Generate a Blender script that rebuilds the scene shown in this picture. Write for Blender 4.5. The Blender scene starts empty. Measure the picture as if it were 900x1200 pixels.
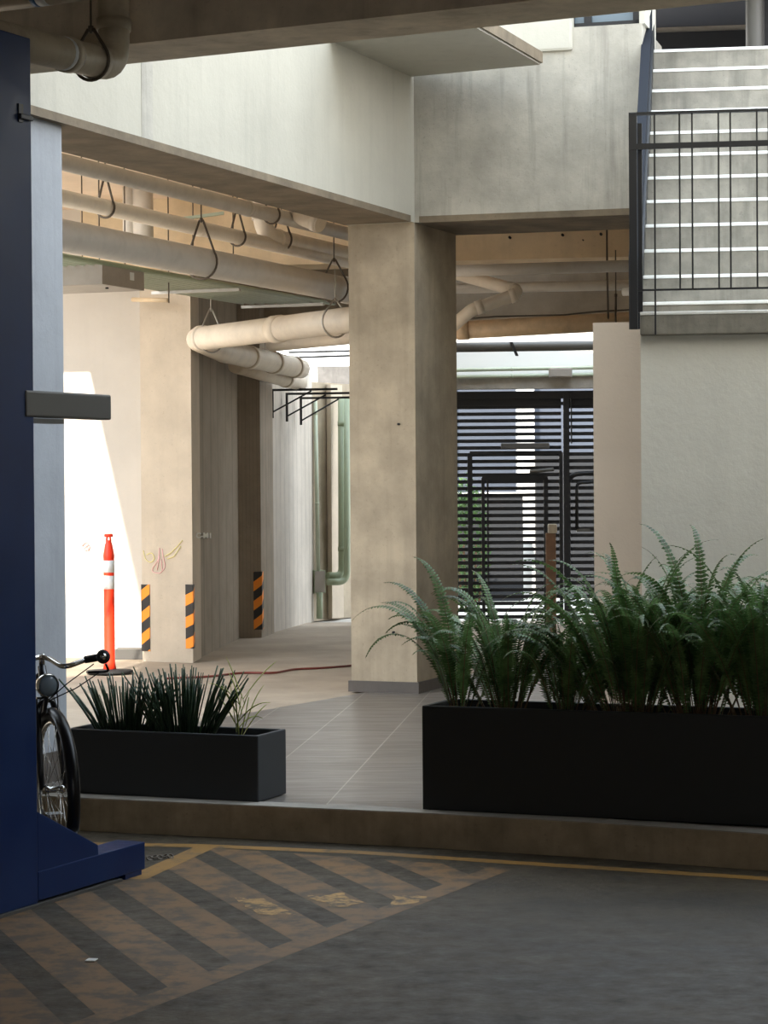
import bpy, bmesh, math, random
from mathutils import Vector, Matrix, noise
random.seed(7)
C = bpy.context.scene.collection
S = bpy.context.scene
PI = math.pi

# ---------------------------------------------------------------- camera
F = 2700.0
PITCH = math.atan(37 / F)
ROLL = -0.007
EYE = Vector((0, 0, 1.65))
CM = Matrix.Rotation(PI/2 - PITCH, 3, 'X') @ Matrix.Rotation(ROLL, 3, 'Z')
cam = bpy.data.cameras.new('camera'); cam.sensor_fit = 'HORIZONTAL'; cam.sensor_width = 36
cam.lens = 36 * F / 900; cam.clip_end = 300
co = bpy.data.objects.new('camera', cam); C.objects.link(co)
co.location = EYE; co.rotation_euler = CM.to_euler(); S.camera = co

def ray(px, py): return CM @ Vector(((px-450)/F, -(py-600)/F, -1))
def G(px, py, z):
    d = ray(px, py); return EYE + d*((z-EYE.z)/d.z)
def P(px, py, Y):
    d = ray(px, py); return EYE + d*(Y/d.y)
def XY(px, Y):               # plan position under a picture column at depth Y
    p = P(px, 600, Y); return Vector((p.x, Y))
def V(*a): return Vector(a)
def dirv(deg): return Vector((math.cos(math.radians(deg)), math.sin(math.radians(deg)), 0))

# ---------------------------------------------------------------- materials
def lin(c):
    return tuple(((v/255)/12.92 if v/255 <= .04045 else ((v/255+.055)/1.055)**2.4) for v in c)
def mat(name, col, rough=.6, metal=0, spec=.5, trans=None):
    m = bpy.data.materials.new(name); m.use_nodes = True
    b = m.node_tree.nodes['Principled BSDF']
    b.inputs['Base Color'].default_value = (*lin(col), 1)
    b.inputs['Roughness'].default_value = rough; b.inputs['Metallic'].default_value = metal
    b.inputs['Specular IOR Level'].default_value = spec
    return m
class NT:
    def __init__(s, m): s.m = m; s.t = m.node_tree; s.b = s.t.nodes['Principled BSDF']
    def n(s, typ, **k):
        x = s.t.nodes.new(typ)
        for a, v in k.items():
            if a in x.inputs: x.inputs[a].default_value = v
            else: setattr(x, a, v)
        return x
    def l(s, a, b): s.t.links.new(a, b)
    def pos(s, scale=(1, 1, 1), rot=(0, 0, 0), loc=(0, 0, 0)):
        g = s.n('ShaderNodeNewGeometry'); mp = s.n('ShaderNodeMapping')
        mp.inputs['Scale'].default_value = scale; mp.inputs['Rotation'].default_value = rot
        mp.inputs['Location'].default_value = loc
        s.l(g.outputs['Position'], mp.inputs['Vector']); return mp.outputs['Vector']
    def noise(s, vec, scale, detail=6, rough=.6):
        x = s.n('ShaderNodeTexNoise'); x.inputs['Scale'].default_value = scale
        x.inputs['Detail'].default_value = detail; x.inputs['Roughness'].default_value = rough
        s.l(vec, x.inputs['Vector']); return x.outputs['Fac']
    def ramp(s, fac, stops):
        x = s.n('ShaderNodeValToRGB'); e = x.color_ramp.elements
        while len(e) < len(stops): e.new(.5)
        for k, (p, c) in zip(e, stops): k.position = p; k.color = (*c, 1) if len(c) == 3 else c
        s.l(fac, x.inputs['Fac']); return x.outputs['Color']
    def mix(s, fac, a, b, mode='MIX'):
        x = s.n('ShaderNodeMix', data_type='RGBA', blend_type=mode)
        for inp, v in ((x.inputs[0], fac), (x.inputs[6], a), (x.inputs[7], b)):
            if isinstance(v, (int, float)): inp.default_value = v
            elif isinstance(v, tuple): inp.default_value = (*v, 1) if len(v) == 3 else v
            else: s.l(v, inp)
        return x.outputs[2]
    def bump(s, h, strength=.3, dist=.01):
        x = s.n('ShaderNodeBump'); x.inputs['Strength'].default_value = strength; x.inputs['Distance'].default_value = dist
        s.l(h, x.inputs['Height']); s.l(x.outputs['Normal'], s.b.inputs['Normal'])
def g3(v): return (v, v, v)

def concrete(name, col, var=.25, streak=.0, boards=0, rough=.8, scale=2.2, pores=.3, bump=.25):
    m = mat(name, col, rough); t = NT(m)
    base = lin(col)
    f = t.noise(t.pos(), scale, 8, .62)
    c = t.mix(t.ramp(f, [(.32, g3(0)), (.68, g3(1))]), tuple(v*(1-var) for v in base), tuple(min(1, v*(1+var*.7)) for v in base))
    if streak:
        f2 = t.noise(t.pos((5, 5, .35)), 2.0, 5, .6)
        c = t.mix(t.ramp(f2, [(.52, g3(0)), (.72, g3(streak))]), c, tuple(v*.42 for v in base))
    f3 = t.noise(t.pos(), 55, 3, .6)
    c = t.mix(t.ramp(f3, [(.62, g3(0)), (.75, g3(pores))]), c, tuple(v*.5 for v in base))
    if boards:
        w = t.n('ShaderNodeTexWave', wave_type='BANDS', bands_direction='X'); w.inputs['Scale'].default_value = boards
        w.inputs['Distortion'].default_value = 1.2; w.inputs['Detail'].default_value = 2
        t.l(t.pos((1, 1, .03)), w.inputs['Vector'])
        c = t.mix(t.ramp(w.outputs['Fac'], [(0, g3(.35)), (.09, g3(0)), (1, g3(0))]), c, tuple(v*.45 for v in base))
    t.l(c, t.b.inputs['Base Color'])
    t.bump(t.noise(t.pos(), 18, 6, .65), bump, .012)
    return m

M = {}
M['paint'] = concrete('painted_concrete', (196, 192, 179), .07, .12, 0, .75, 1.4, .15)
M['paintleft'] = concrete('cream_painted_beam', (186, 181, 166), .08, .14, 0, .75, 1.4, .15)
M['stained'] = concrete('stained_concrete', (180, 175, 163), .20, .55, 0, .85, 3.5, .5)
M['soffit'] = concrete('raw_concrete', (158, 146, 128), .25, 0, 0, .85, 2.5, .4)
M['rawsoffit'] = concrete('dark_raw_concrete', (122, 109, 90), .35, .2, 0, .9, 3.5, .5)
M['fgbeam'] = concrete('weathered_concrete', (196, 182, 160), .3, .35, 0, .85, 2.5, .4)
M['column'] = concrete('tan_concrete', (172, 158, 136), .24, .25, 0, .8, 3.0, .5)
M['pillar'] = concrete('pillar_concrete', (196, 182, 162), .12, .1, 0, .8, 3.0, .35)
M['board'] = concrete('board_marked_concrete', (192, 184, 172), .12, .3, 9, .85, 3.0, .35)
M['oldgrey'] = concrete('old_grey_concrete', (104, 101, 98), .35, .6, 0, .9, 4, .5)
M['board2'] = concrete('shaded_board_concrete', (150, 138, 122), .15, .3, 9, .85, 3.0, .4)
M['bluewhite'] = concrete('white_painted_pillar', (160, 163, 167), .09, .2, 0, .7, 3.0, .2)
M['whitewall'] = concrete('white_plaster', (206, 200, 190), .05, .05, 0, .8, 2, .1)
M['cream'] = concrete('cream_plaster', (228, 225, 214), .045, .06, 0, .75, 2, .08)
M['beige'] = concrete('beige_plaster', (205, 190, 172), .04, 0, 0, .75, 2, .05)
M['step'] = concrete('stair_concrete', (134, 129, 118), .26, .6, 0, .85, 6, .5)
M['nosing'] = concrete('white_nosing_paint', (238, 238, 234), .05, 0, 0, .6, 6, .15)
M['kerb'] = concrete('kerb_concrete', (158, 142, 118), .3, .35, 0, .9, 5, .5)
M['kerbtop'] = concrete('kerb_top', (150, 143, 132), .2, 0, 0, .8, 5, .3)
M['corridor'] = concrete('rough_floor_concrete', (160, 146, 128), .2, 0, 0, .8, 2, .4)
M['ceil'] = concrete('ceiling_concrete', (226, 206, 186), .12, 0, 0, .85, 2, .2)
M['ochre'] = concrete('formwork_board', (218, 196, 162), .15, .1, 0, .8, 2.5, .3)
M['street'] = concrete('street_concrete', (190, 185, 175), .15, 0, 0, .85, 2, .3)

def floor_mat():
    m = mat('parking_floor', (92, 92, 88), .55, 0, .3); t = NT(m)
    f = t.noise(t.pos((1, 2.2, 1), (0, 0, .35)), 1.3, 9, .68); f2 = t.noise(t.pos(), 9, 6, .7)
    c = t.mix(t.ramp(f, [(.3, g3(0)), (.7, g3(1))]), lin((42, 35, 23)), lin((76, 65, 47)))
    c = t.mix(t.ramp(f2, [(.58, g3(0)), (.72, g3(.6))]), c, lin((24, 20, 15)))
    t.l(c, t.b.inputs['Base Color'])
    t.l(t.ramp(f2, [(.3, g3(.45)), (.7, g3(.75))]), t.b.inputs['Roughness'])
    t.bump(t.noise(t.pos(), 30, 6, .7), .35, .008); return m
M['floor'] = floor_mat()
def worn_paint(name, col, under, amount, scale=7):
    m = mat(name, col, .6); t = NT(m)
    f = t.noise(t.pos(), scale, 9, .72)
    f2 = t.noise(t.pos(), 1.6, 5, .6)
    c = t.mix(t.ramp(f, [(amount-.06, g3(0)), (amount+.06, g3(1))]), lin(under), lin(col))
    c = t.mix(t.ramp(f2, [(.35, g3(.45)), (.65, g3(0))]), c, lin(under))
    t.l(c, t.b.inputs['Base Color']); t.bump(f, .3, .004); return m
M['stripe'] = worn_paint('worn_ochre_paint', (122, 88, 44), (72, 56, 34), .48)
M['yellow'] = worn_paint('yellow_line_paint', (150, 108, 38), (92, 74, 46), .44)
M['flake'] = worn_paint('flaking_yellow_paint', (205, 158, 84), (78, 62, 38), .50, 13)

def tile_mat():
    m = mat('grey_floor_tile', (150, 146, 140), .32); t = NT(m)
    v = t.pos((1, 1, 1), (0, 0, math.radians(6)), (0.478, 0.0, 0))
    b = t.n('ShaderNodeTexBrick', offset=0.0, squash=1.0)
    b.inputs['Scale'].default_value = 1; b.inputs['Brick Width'].default_value = .455; b.inputs['Row Height'].default_value = .455
    b.inputs['Mortar Size'].default_value = .0035; b.inputs['Mortar Smooth'].default_value = .2
    b.inputs['Color1'].default_value = (*lin((94, 88, 81)), 1); b.inputs['Color2'].default_value = (*lin((110, 103, 96)), 1)
    b.inputs['Mortar'].default_value = (*lin((160, 152, 142)), 1)
    t.l(v, b.inputs['Vector'])
    f = t.noise(t.pos((1, 12, 1), (0, 0, math.radians(6))), 3, 6, .6)
    c = t.mix(t.ramp(f, [(.3, g3(0)), (.7, g3(.35))]), b.outputs['Color'], lin((98, 91, 84)))
    t.l(c, t.b.inputs['Base Color'])
    t.l(t.ramp(f, [(.3, g3(.3)), (.7, g3(.45))]), t.b.inputs['Roughness']); return m
M['tile'] = tile_mat()
M['skirt'] = concrete('skirting_tile', (84, 77, 71), .15, 0, 0, .5, 6, .2)

def pipe_mat(name, col, dirt=.3):
    m = mat(name, col, .45); t = NT(m)
    f = t.noise(t.pos(), 6, 7, .65); b = lin(col)
    c = t.mix(t.ramp(f, [(.45, g3(0)), (.75, g3(dirt))]), b, tuple(v*.45 for v in b))
    t.l(c, t.b.inputs['Base Color']); return m
M['pvc'] = pipe_mat('cream_pvc', (232, 220, 202)); M['pvcgrey'] = pipe_mat('grey_pvc', (210, 203, 192))
M['pvcold'] = pipe_mat('dusty_pvc', (176, 164, 142), .6); M['pvcbrown'] = pipe_mat('stained_brown_pvc', (224, 194, 156), .6)
M['conduit'] = pipe_mat('pale_green_conduit', (176, 184, 162), .2)
M['conduitdk'] = pipe_mat('green_conduit', (142, 152, 124), .2)
M['galv'] = mat('galvanised_steel', (176, 172, 164), .4, .6)
M['strap'] = mat('dark_steel_strap', (92, 82, 70), .55, .4)
M['blacksteel'] = mat('black_painted_steel', (24, 25, 28), .42)
M['slatpaint'] = mat('black_slat_paint', (9, 10, 13), .5)
M['steelblue'] = mat('slate_painted_steel', (24, 28, 36), .75, 0, .2)
M['armgrey'] = mat('dark_grey_steel', (88, 86, 82), .5, .2)
M['ducting'] = concrete('grey_sheet_metal', (150, 142, 132), .12, 0, 0, .55, 6, .1, .05)
def blue_mat():
    m = mat('navy_machine_paint', (30, 46, 92), .38); t = NT(m)
    f = t.noise(t.pos(), 5, 7, .65)
    t.l(t.mix(t.ramp(f, [(.4, g3(0)), (.75, g3(1))]), lin((16, 40, 84)), lin((26, 50, 94))), t.b.inputs['Base Color'])
    t.l(t.ramp(f, [(.3, g3(.3)), (.7, g3(.5))]), t.b.inputs['Roughness']); return m
M['blue'] = blue_mat(); M['blue'].node_tree.nodes['Principled BSDF'].inputs['Specular IOR Level'].default_value = .25
M['planter'] = mat('charcoal_fibreglass', (44, 48, 52), .5)
M['planterdk'] = mat('black_fibreglass', (26, 29, 30), .55)
M['soil'] = concrete('potting_soil', (52, 42, 32), .4, 0, 0, .95, 20, .5, .8)
M['orange'] = mat('safety_orange_plastic', (255, 62, 30), .45)
M['reflect'] = mat('white_reflective_tape', (226, 226, 224), .35)
M['rubber'] = mat('black_rubber', (26, 26, 27), .7)
M['chrome'] = mat('chrome', (190, 188, 182), .18, 1)
M['bikeblack'] = mat('black_bike_paint', (22, 22, 24), .3)
M['tan'] = mat('skinwall_tyre', (60, 54, 46), .7)
M['glass'] = mat('window_glass', (110, 124, 134), .12)
M['darkroom'] = mat('dim_interior', (66, 72, 82), .7)
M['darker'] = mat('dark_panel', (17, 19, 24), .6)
M['shadedblue'] = mat('shaded_blue_grey_wall', (66, 73, 86), .5)  # street wall's shade put into a low blue grey base colour
M['white'] = mat('white_paint', (236, 236, 232), .6)
M['cordred'] = mat('dark_red_cord', (120, 52, 44), .6)
M['rust'] = concrete('rusty_post', (116, 88, 66), .3, .2, 0, .8, 6, .4)
M['labelblue'] = mat('blue_label', (58, 104, 150), .5)
M['labelwhite'] = mat('white_label', (214, 218, 220), .5)
M['chalkpink'] = mat('pink_chalk', (238, 190, 188), .9); M['chalkyellow'] = mat('yellow_chalk', (232, 222, 150), .9)
M['chalkred'] = mat('red_chalk', (232, 150, 150), .9)
M['stencil'] = mat('white_stencil_paint', (232, 230, 222), .8)
def leaf_mat(name, a, b, rough=.45):
    m = mat(name, a, rough); t = NT(m)
    f = t.noise(t.pos(), 14, 4, .6); oi = t.n('ShaderNodeObjectInfo')
    c = t.mix(t.ramp(f, [(.35, g3(0)), (.65, g3(1))]), lin(a), lin(b))
    t.l(c, t.b.inputs['Base Color'])
    tr = t.n('ShaderNodeBsdfTranslucent'); t.l(c, tr.inputs['Color'])
    ms = t.n('ShaderNodeMixShader'); ms.inputs[0].default_value = .3
    out = t.t.nodes['Material Output']
    t.l(t.b.outputs[0], ms.inputs[1]); t.l(tr.outputs[0], ms.inputs[2]); t.l(ms.outputs[0], out.inputs[0]); return m
M['fern'] = leaf_mat('fern_leaf', (50, 78, 38), (98, 126, 72)); M['fernstem'] = mat('fern_stalk', (96, 74, 48), .7)
M['blade'] = leaf_mat('blade_leaf', (44, 66, 48), (70, 94, 66), .4)
M['weed'] = leaf_mat('weed_leaf', (150, 168, 84), (180, 184, 104), .5)
M['foliage'] = leaf_mat('hedge_leaf', (46, 74, 40), (90, 120, 60), .6)

def hazard_mat():
    m = mat('hazard_stripes', (240, 150, 40), .5); t = NT(m)
    g = t.n('ShaderNodeNewGeometry'); sx = t.n('ShaderNodeSeparateXYZ'); t.l(g.outputs['Position'], sx.inputs[0])
    def mm(op, a, b=None):
        x = t.n('ShaderNodeMath', operation=op)
        for i, v in enumerate((a, b)):
            if v is None: continue
            if isinstance(v, (int, float)): x.inputs[i].default_value = v
            else: t.l(v, x.inputs[i])
        return x.outputs[0]
    at = t.n('ShaderNodeAttribute', attribute_name='slant')
    s = mm('ADD', sx.outputs['Z'], at.outputs['Fac'])
    f = mm('GREATER_THAN', mm('FRACT', mm('MULTIPLY', s, 1/.185)), .5)
    t.l(t.mix(f, lin((40, 38, 38)), lin((250, 150, 40))), t.b.inputs['Base Color']); return m
M['hazard'] = hazard_mat()

# ---------------------------------------------------------------- mesh helpers
def new(): return bmesh.new()
def add_box(bm, o, ux, uy, uz):
    """box with corner o and edge vectors ux, uy, uz"""
    o, ux, uy, uz = map(Vector, (o, ux, uy, uz))
    vs = [bm.verts.new(o + ux*i + uy*j + uz*k) for k in (0, 1) for j in (0, 1) for i in (0, 1)]
    for f in ((0, 2, 3, 1), (4, 5, 7, 6), (0, 1, 5, 4), (2, 6, 7, 3), (0, 4, 6, 2), (1, 3, 7, 5)):
        bm.faces.new([vs[i] for i in f])
    return bm
def add_prism(bm, pts, z0, z1):
    n = len(pts)
    a = [bm.verts.new((p[0], p[1], z0)) for p in pts]; b = [bm.verts.new((p[0], p[1], z1)) for p in pts]
    bm.faces.new(a[::-1]); bm.faces.new(b)
    for i in range(n): bm.faces.new((a[i], a[(i+1) % n], b[(i+1) % n], b[i]))
    return bm
def add_extrude(bm, pts3, vec):
    vec = Vector(vec); n = len(pts3)
    a = [bm.verts.new(Vector(p)) for p in pts3]; b = [bm.verts.new(Vector(p)+vec) for p in pts3]
    bm.faces.new(a[::-1]); bm.faces.new(b)
    for i in range(n): bm.faces.new((a[i], a[(i+1) % n], b[(i+1) % n], b[i]))
    return bm
def bevel(bm, w, seg=2):
    bmesh.ops.recalc_face_normals(bm, faces=bm.faces[:])
    es = [e for e in bm.edges if len(e.link_faces) == 2 and e.calc_face_angle(0) > .5]
    bmesh.ops.bevel(bm, geom=es, offset=w, segments=seg, affect='EDGES', profile=.6); return bm
def add_tube(bm, pts, r, n=12, caps=True, closed=False, flat=None):
    """tube along pts; r number or list; flat=(a,b) scales the section"""
    pts = [Vector(p) for p in pts]; m = len(pts)
    rs = r if isinstance(r, (list, tuple)) else [r]*m
    rings = []; prev = None
    for i, p in enumerate(pts):
        if closed: t = pts[(i+1) % m] - pts[i-1]
        else: t = pts[min(i+1, m-1)] - pts[max(i-1, 0)]
        t.normalize()
        if prev is None:
            a = Vector((0, 0, 1)) if abs(t.z) < .9 else Vector((1, 0, 0))
            nx = a.cross(t).normalized()
        else: nx = (prev - t*prev.dot(t)).normalized()
        prev = nx; ny = t.cross(nx)
        fa, fb = flat or (1, 1)
        rings.append([bm.verts.new(p + (nx*math.cos(2*PI*k/n)*fa + ny*math.sin(2*PI*k/n)*fb)*rs[i]) for k in range(n)])
    for i in range(m if closed else m-1):
        A, B = rings[i], rings[(i+1) % m]
        for k in range(n):
            f = bm.faces.new((A[k], A[(k+1) % n], B[(k+1) % n], B[k])); f.smooth = True
    if caps and not closed:
        bm.faces.new(rings[0][::-1]); bm.faces.new(rings[-1])
    return bm
def fillet(pts, R, n=6):
    pts = [Vector(p) for p in pts]; out = [pts[0]]
    for i in range(1, len(pts)-1):
        a, b, c = pts[i-1], pts[i], pts[i+1]
        u, v = (a-b), (c-b); L = min(u.length, v.length)*.49; u.normalize(); v.normalize()
        ang = u.angle(v); d = min(R/max(math.tan(ang/2), .01), L)
        p0, p2 = b+u*d, b+v*d
        for k in range(n+1):
            t = k/n; out.append(p0*(1-t)**2 + b*2*t*(1-t) + p2*t*t)
    out.append(pts[-1]); return out
def add_lathe(bm, prof, origin, axis=(0, 0, 1), n=24):
    axis = Vector(axis).normalized(); o = Vector(origin)
    a = Vector((0, 0, 1)) if abs(axis.z) < .9 else Vector((1, 0, 0))
    nx = a.cross(axis).normalized(); ny = axis.cross(nx); rings = []
    for r, h in prof:
        if r < 1e-5: rings.append([bm.verts.new(o+axis*h)])
        else: rings.append([bm.verts.new(o+axis*h+(nx*math.cos(2*PI*k/n)+ny*math.sin(2*PI*k/n))*r) for k in range(n)])
    for A, B in zip(rings, rings[1:]):
        for k in range(n):
            k2 = (k+1) % n
            if len(A) == 1 and len(B) == 1: continue
            if len(A) == 1: f = bm.faces.new((A[0], B[k2], B[k]))
            elif len(B) == 1: f = bm.faces.new((A[k], A[k2], B[0]))
            else: f = bm.faces.new((A[k], A[k2], B[k2], B[k]))
            f.smooth = True
    return bm
def add_ring(bm, c, axis, R, r, n=28, m=8, flat=None):
    axis = Vector(axis).normalized(); a = Vector((0, 0, 1)) if abs(axis.z) < .9 else Vector((1, 0, 0))
    nx = a.cross(axis).normalized(); ny = axis.cross(nx)
    return add_tube(bm, [Vector(c)+(nx*math.cos(2*PI*k/n)+ny*math.sin(2*PI*k/n))*R for k in range(n)], r, m, closed=True, flat=flat)
def finish(name, bm, m, parent=None, recalc=True):
    if recalc: bmesh.ops.recalc_face_normals(bm, faces=bm.faces[:])
    me = bpy.data.meshes.new(name)
    if parent is not None:
        bmesh.ops.translate(bm, verts=bm.verts[:], vec=-wloc(parent))
        org = None
    else:
        lo = [min(v.co[i] for v in bm.verts) for i in range(3)]; hi = [max(v.co[i] for v in bm.verts) for i in range(3)]
        org = Vector(((lo[0]+hi[0])/2, (lo[1]+hi[1])/2, lo[2])); bmesh.ops.translate(bm, verts=bm.verts[:], vec=-org)
    bm.to_mesh(me); bm.free(); me.materials.append(M[m] if isinstance(m, str) else m)
    o = bpy.data.objects.new(name, me); C.objects.link(o)
    if parent is not None: o.parent = parent
    else: o.location = org
    return o
def wloc(o):
    p = Vector(o.location)
    while o.parent: o = o.parent; p += Vector(o.location)
    return p
def part(name, bm, m, parent, label=None, **k):
    o = finish(name, bm, m, parent, **k)
    if label: o['label'] = label
    return o
def tag(o, label, cat, group=None):
    o['label'] = label; o['category'] = cat; o['kind'] = 'thing'
    if group: o['group'] = group
    return o
def thing(name, label, cat, loc, group=None):
    o = bpy.data.objects.new(name, None); o.empty_display_size = .1; C.objects.link(o); o.location = Vector(loc)
    return tag(o, label, cat, group)
def single(name, bm, m, label, cat, group=None): return tag(finish(name, bm, m), label, cat, group)
def struct(name, bm, m, parent=None):
    o = finish(name, bm, m, parent)
    if parent is None: o['kind'] = 'structure'
    return o
Z = Vector((0, 0, 1))

# ---------------------------------------------------------------- setting frames
vA = dirv(68.3); uA = dirv(-21.7)          # left beam, column, kerb, planters
uB = dirv(-15.5); vB = dirv(74.5)          # right beam
uS = dirv(-8.5); vS = dirv(81.5)           # stairs
FZ = .15                                    # raised floor
SOF = 3.46                                  # soffit of courtyard beams

# kerb line in plan
K = [(-6.5, 12.95), (-1.44, 10.90), (-.60, 10.60), (.162, 10.33), (.917, 10.0), (1.601, 9.648), (5.0, 7.95)]
K = [Vector(k) for k in K]
# ---- lower floor with painted hatching
flo = struct('floor', add_prism(new(), [(-9, -9), (9, -9), (9, 12), (-9, 14)], -.2, 0), 'floor')
def flat(pts, z):
    bm = new(); bm.faces.new([bm.verts.new((p[0], p[1], z)) for p in pts]); return bm
def clip(poly, a, b):
    out = []; n = len(poly)
    def sd(p): return (b[0]-a[0])*(p[1]-a[1])-(b[1]-a[1])*(p[0]-a[0])
    for i in range(n):
        p, q = poly[i], poly[(i+1) % n]; sp, sq = sd(p), sd(q)
        if sp >= 0: out.append(p)
        if sp*sq < 0:
            t = sp/(sp-sq); out.append((p[0]+(q[0]-p[0])*t, p[1]+(q[1]-p[1])*t))
    return out
def xy(p): return (p[0], p[1])
pA = xy(G(588, 1017, 0)); pB = xy(G(60, 1217, 0)); pC = xy(G(240, 993, 0))
d3 = dirv(74.5); pD = (pC[0]-d3.x*4.5, pC[1]-d3.y*4.5)
pB = (pA[0]+(pB[0]-pA[0])*1.4, pA[1]+(pB[1]-pA[1])*1.4)
region = [pA, pC, pD, pB]          # counter-clockwise: right tip, top left, bottom left, bottom
def orient(poly):
    s = sum(poly[i][0]*poly[(i+1) % len(poly)][1]-poly[(i+1) % len(poly)][0]*poly[i][1] for i in range(len(poly)))
    return poly if s > 0 else poly[::-1]
region1 = orient(region)
sd_ = dirv(-69); sn = dirv(21)
offs0 = sn.x*(-1.298)+sn.y*9.018
offs1 = sn.x*(-1.113)+sn.y*9.404
stepn = offs1-offs0; wst = (sn.x*(-1.192)+sn.y*9.273)-offs0
_l = Vector(pC)-Vector((d3.x, d3.y))*.85
region2 = orient([xy(_l), (-3.2, 7.9), (-3.2, 3.5), pD])
for k in range(-9, 9):
  for region in (region1, region2):
    a = offs0+stepn*k; b = a+wst
    q = []
    for o_, t_ in ((a, -12), (b, -12), (b, 12), (a, 12)):
        q.append((sn.x*o_+sd_.x*t_, sn.y*o_+sd_.y*t_))
    q = orient(q)
    for i in range(4): q = clip(q, region[i], region[(i+1) % 4]) if q else q
    if len(q) > 2: part('painted_stripe', flat(q, .0005), 'stripe', flo, recalc=False)
def band(name, p, q, w, m, z=.003):
    p, q = Vector(xy(p)), Vector(xy(q)); d = (q-p).normalized(); n = Vector((-d.y, d.x))*w/2
    return part(name, flat(orient([p-n, q-n, q+n, p+n]), z), m, flo, recalc=False)
band('border_line', pA, pB, .11, 'stripe', .0008)
band('border_line', pC, xy(_l), .10, 'yellow', .0010)
bm = new()
ln = [G(-160, 984, 0), G(240, 991.5, 0), G(420, 999, 0), G(600, 1011, 0), G(760, 1021, 0), G(900, 1030, 0), G(1250, 1054, 0)]
vs = []
for i, p in enumerate(ln):
    vs.append((bm.verts.new((p.x, p.y-.045, .0012)), bm.verts.new((p.x, p.y+.045, .0012))))
for a, b in zip(vs, vs[1:]): bm.faces.new((a[0], b[0], b[1], a[1]))
part('yellow_line', bm, 'yellow', flo)
def blob(pts, name='paint_flake'):
    q = []
    for i in range(len(pts)):
        a, b = Vector(pts[i]), Vector(pts[(i+1) % len(pts)])
        for k in range(5):
            p = a.lerp(b, k/5)+Vector((random.uniform(-4, 4), random.uniform(-1.3, 1.3))); q.append(xy(G(p.x, p.y, 0)))
    part(name, flat(orient(q), .0015), 'flake', flo, recalc=False)
blob([(276, 1053), (312, 1054), (350, 1073), (300, 1071)])
blob([(360, 1050), (400, 1047), (424, 1058), (392, 1064)])
blob([(462, 1050), (500, 1050), (486, 1060), (456, 1062)])

# ---- raised floor: tile and rough concrete, with kerb
t0, t1 = Vector(xy(G(320, 820, FZ))), Vector(xy(G(408, 803, FZ)))
td = (t1-t0).normalized()
e0 = t0-td*5.2; e1 = t0+td*12
kk = [k for k in K if k.x > e0.x]
tile_poly = [(p.x+.05, p.y+.115) for p in kk]
tile_poly = [(e0.x+.3, e0.y+.28)] + tile_poly[1:] if False else [(e0.x, e0.y)] + tile_poly
tile_poly += [(6, 9), (6, 24.5), (e1.x, 24.5 if e1.y > 24.5 else e1.y)]
ft = struct('floor_tiled', add_prism(new(), tile_poly, FZ-.06, FZ), 'tile')
fc = struct('floor_rough', add_prism(new(), [(-9, 14.05), (K[0].x, K[0].y+.12), (K[1].x, K[1].y+.12), (kk[0].x, kk[0].y+.12), (6, 9), (6, 24.6), (-9, 24.6)], -.1, FZ-.012), 'corridor')
bm = new()
for a, b in zip(K, K[1:]):
    n = Vector((-(b-a).y, (b-a).x)).normalized()
    add_prism(bm, [a, b, b+n*.13, a+n*.13], -.05, FZ+.002)
struct('trim_1', bm, 'kerb')
bm = new()
for a, b in zip(K, K[1:]):
    n = Vector((-(b-a).y, (b-a).x)).normalized()
    add_prism(bm, [a+n*.004, b+n*.004, b+n*.13, a+n*.13], FZ+.002, FZ+.006)
struct('trim_2', bm, 'kerbtop')

# ---- column
c0 = Vector((.225, 16.2, 0)); cw, cd = .5, .86
struct('column', add_box(new(), c0+Z*FZ, -uA*cw, vA*cd, Z*3.31), 'column')
struct('column_head', add_box(new(), c0+Z*SOF-vA*.06, -uA*cw, vA*(cd+.06), Z*1.9), 'paintleft')
bm = new(); e = .018
add_box(bm, c0+uA*e-vA*e+Z*FZ, -uA*(cw+2*e), vA*(cd+2*e), Z*.078)
struct('baseboard_column', bm, 'skirt')
bm = new()
for px, py in ((461, 741), (467, 497)):
    p = P(px, py, 16.24); add_lathe(bm, [(0, .012), (.008, .011), (.008, -.012)], p, (-vA), 10)
struct('trim_3', bm, 'darker')
# ---- left beam (plane A) and left pillar
b0 = c0-vA*6.2
struct('beam_left', add_box(new(), b0+Z*SOF, -uA*cw, vA*6.14, Z*1.9), 'paintleft')
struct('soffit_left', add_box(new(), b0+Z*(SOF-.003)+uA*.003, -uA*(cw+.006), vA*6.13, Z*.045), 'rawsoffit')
bm = new()      # casting seam, a shallow rib on the beam's face
s0 = P(161, 120, 12.2); t = (s0.x-c0.x)/vA.x
sp = c0+vA*t
add_box(bm, sp+Z*(SOF+.02)-uA*.01, uA*.012, vA*.13, Z*1.7)
struct('trim_4', bm, 'stained')
pc = G(74, 147, SOF); pc.z = FZ
struct('pillar_left', bevel(add_box(new(), pc, -uA*.5, -vA*.55, Z*(SOF-FZ+.02)), .03, 3), 'bluewhite')
bm = new(); add_box(bm, pc+uA*.018+vA*.018, -uA*.54, -vA*.59, Z*.15); struct('baseboard_left', bm, 'skirt')
bm = new()
p = P(52, 724+40, 11.5)
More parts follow.
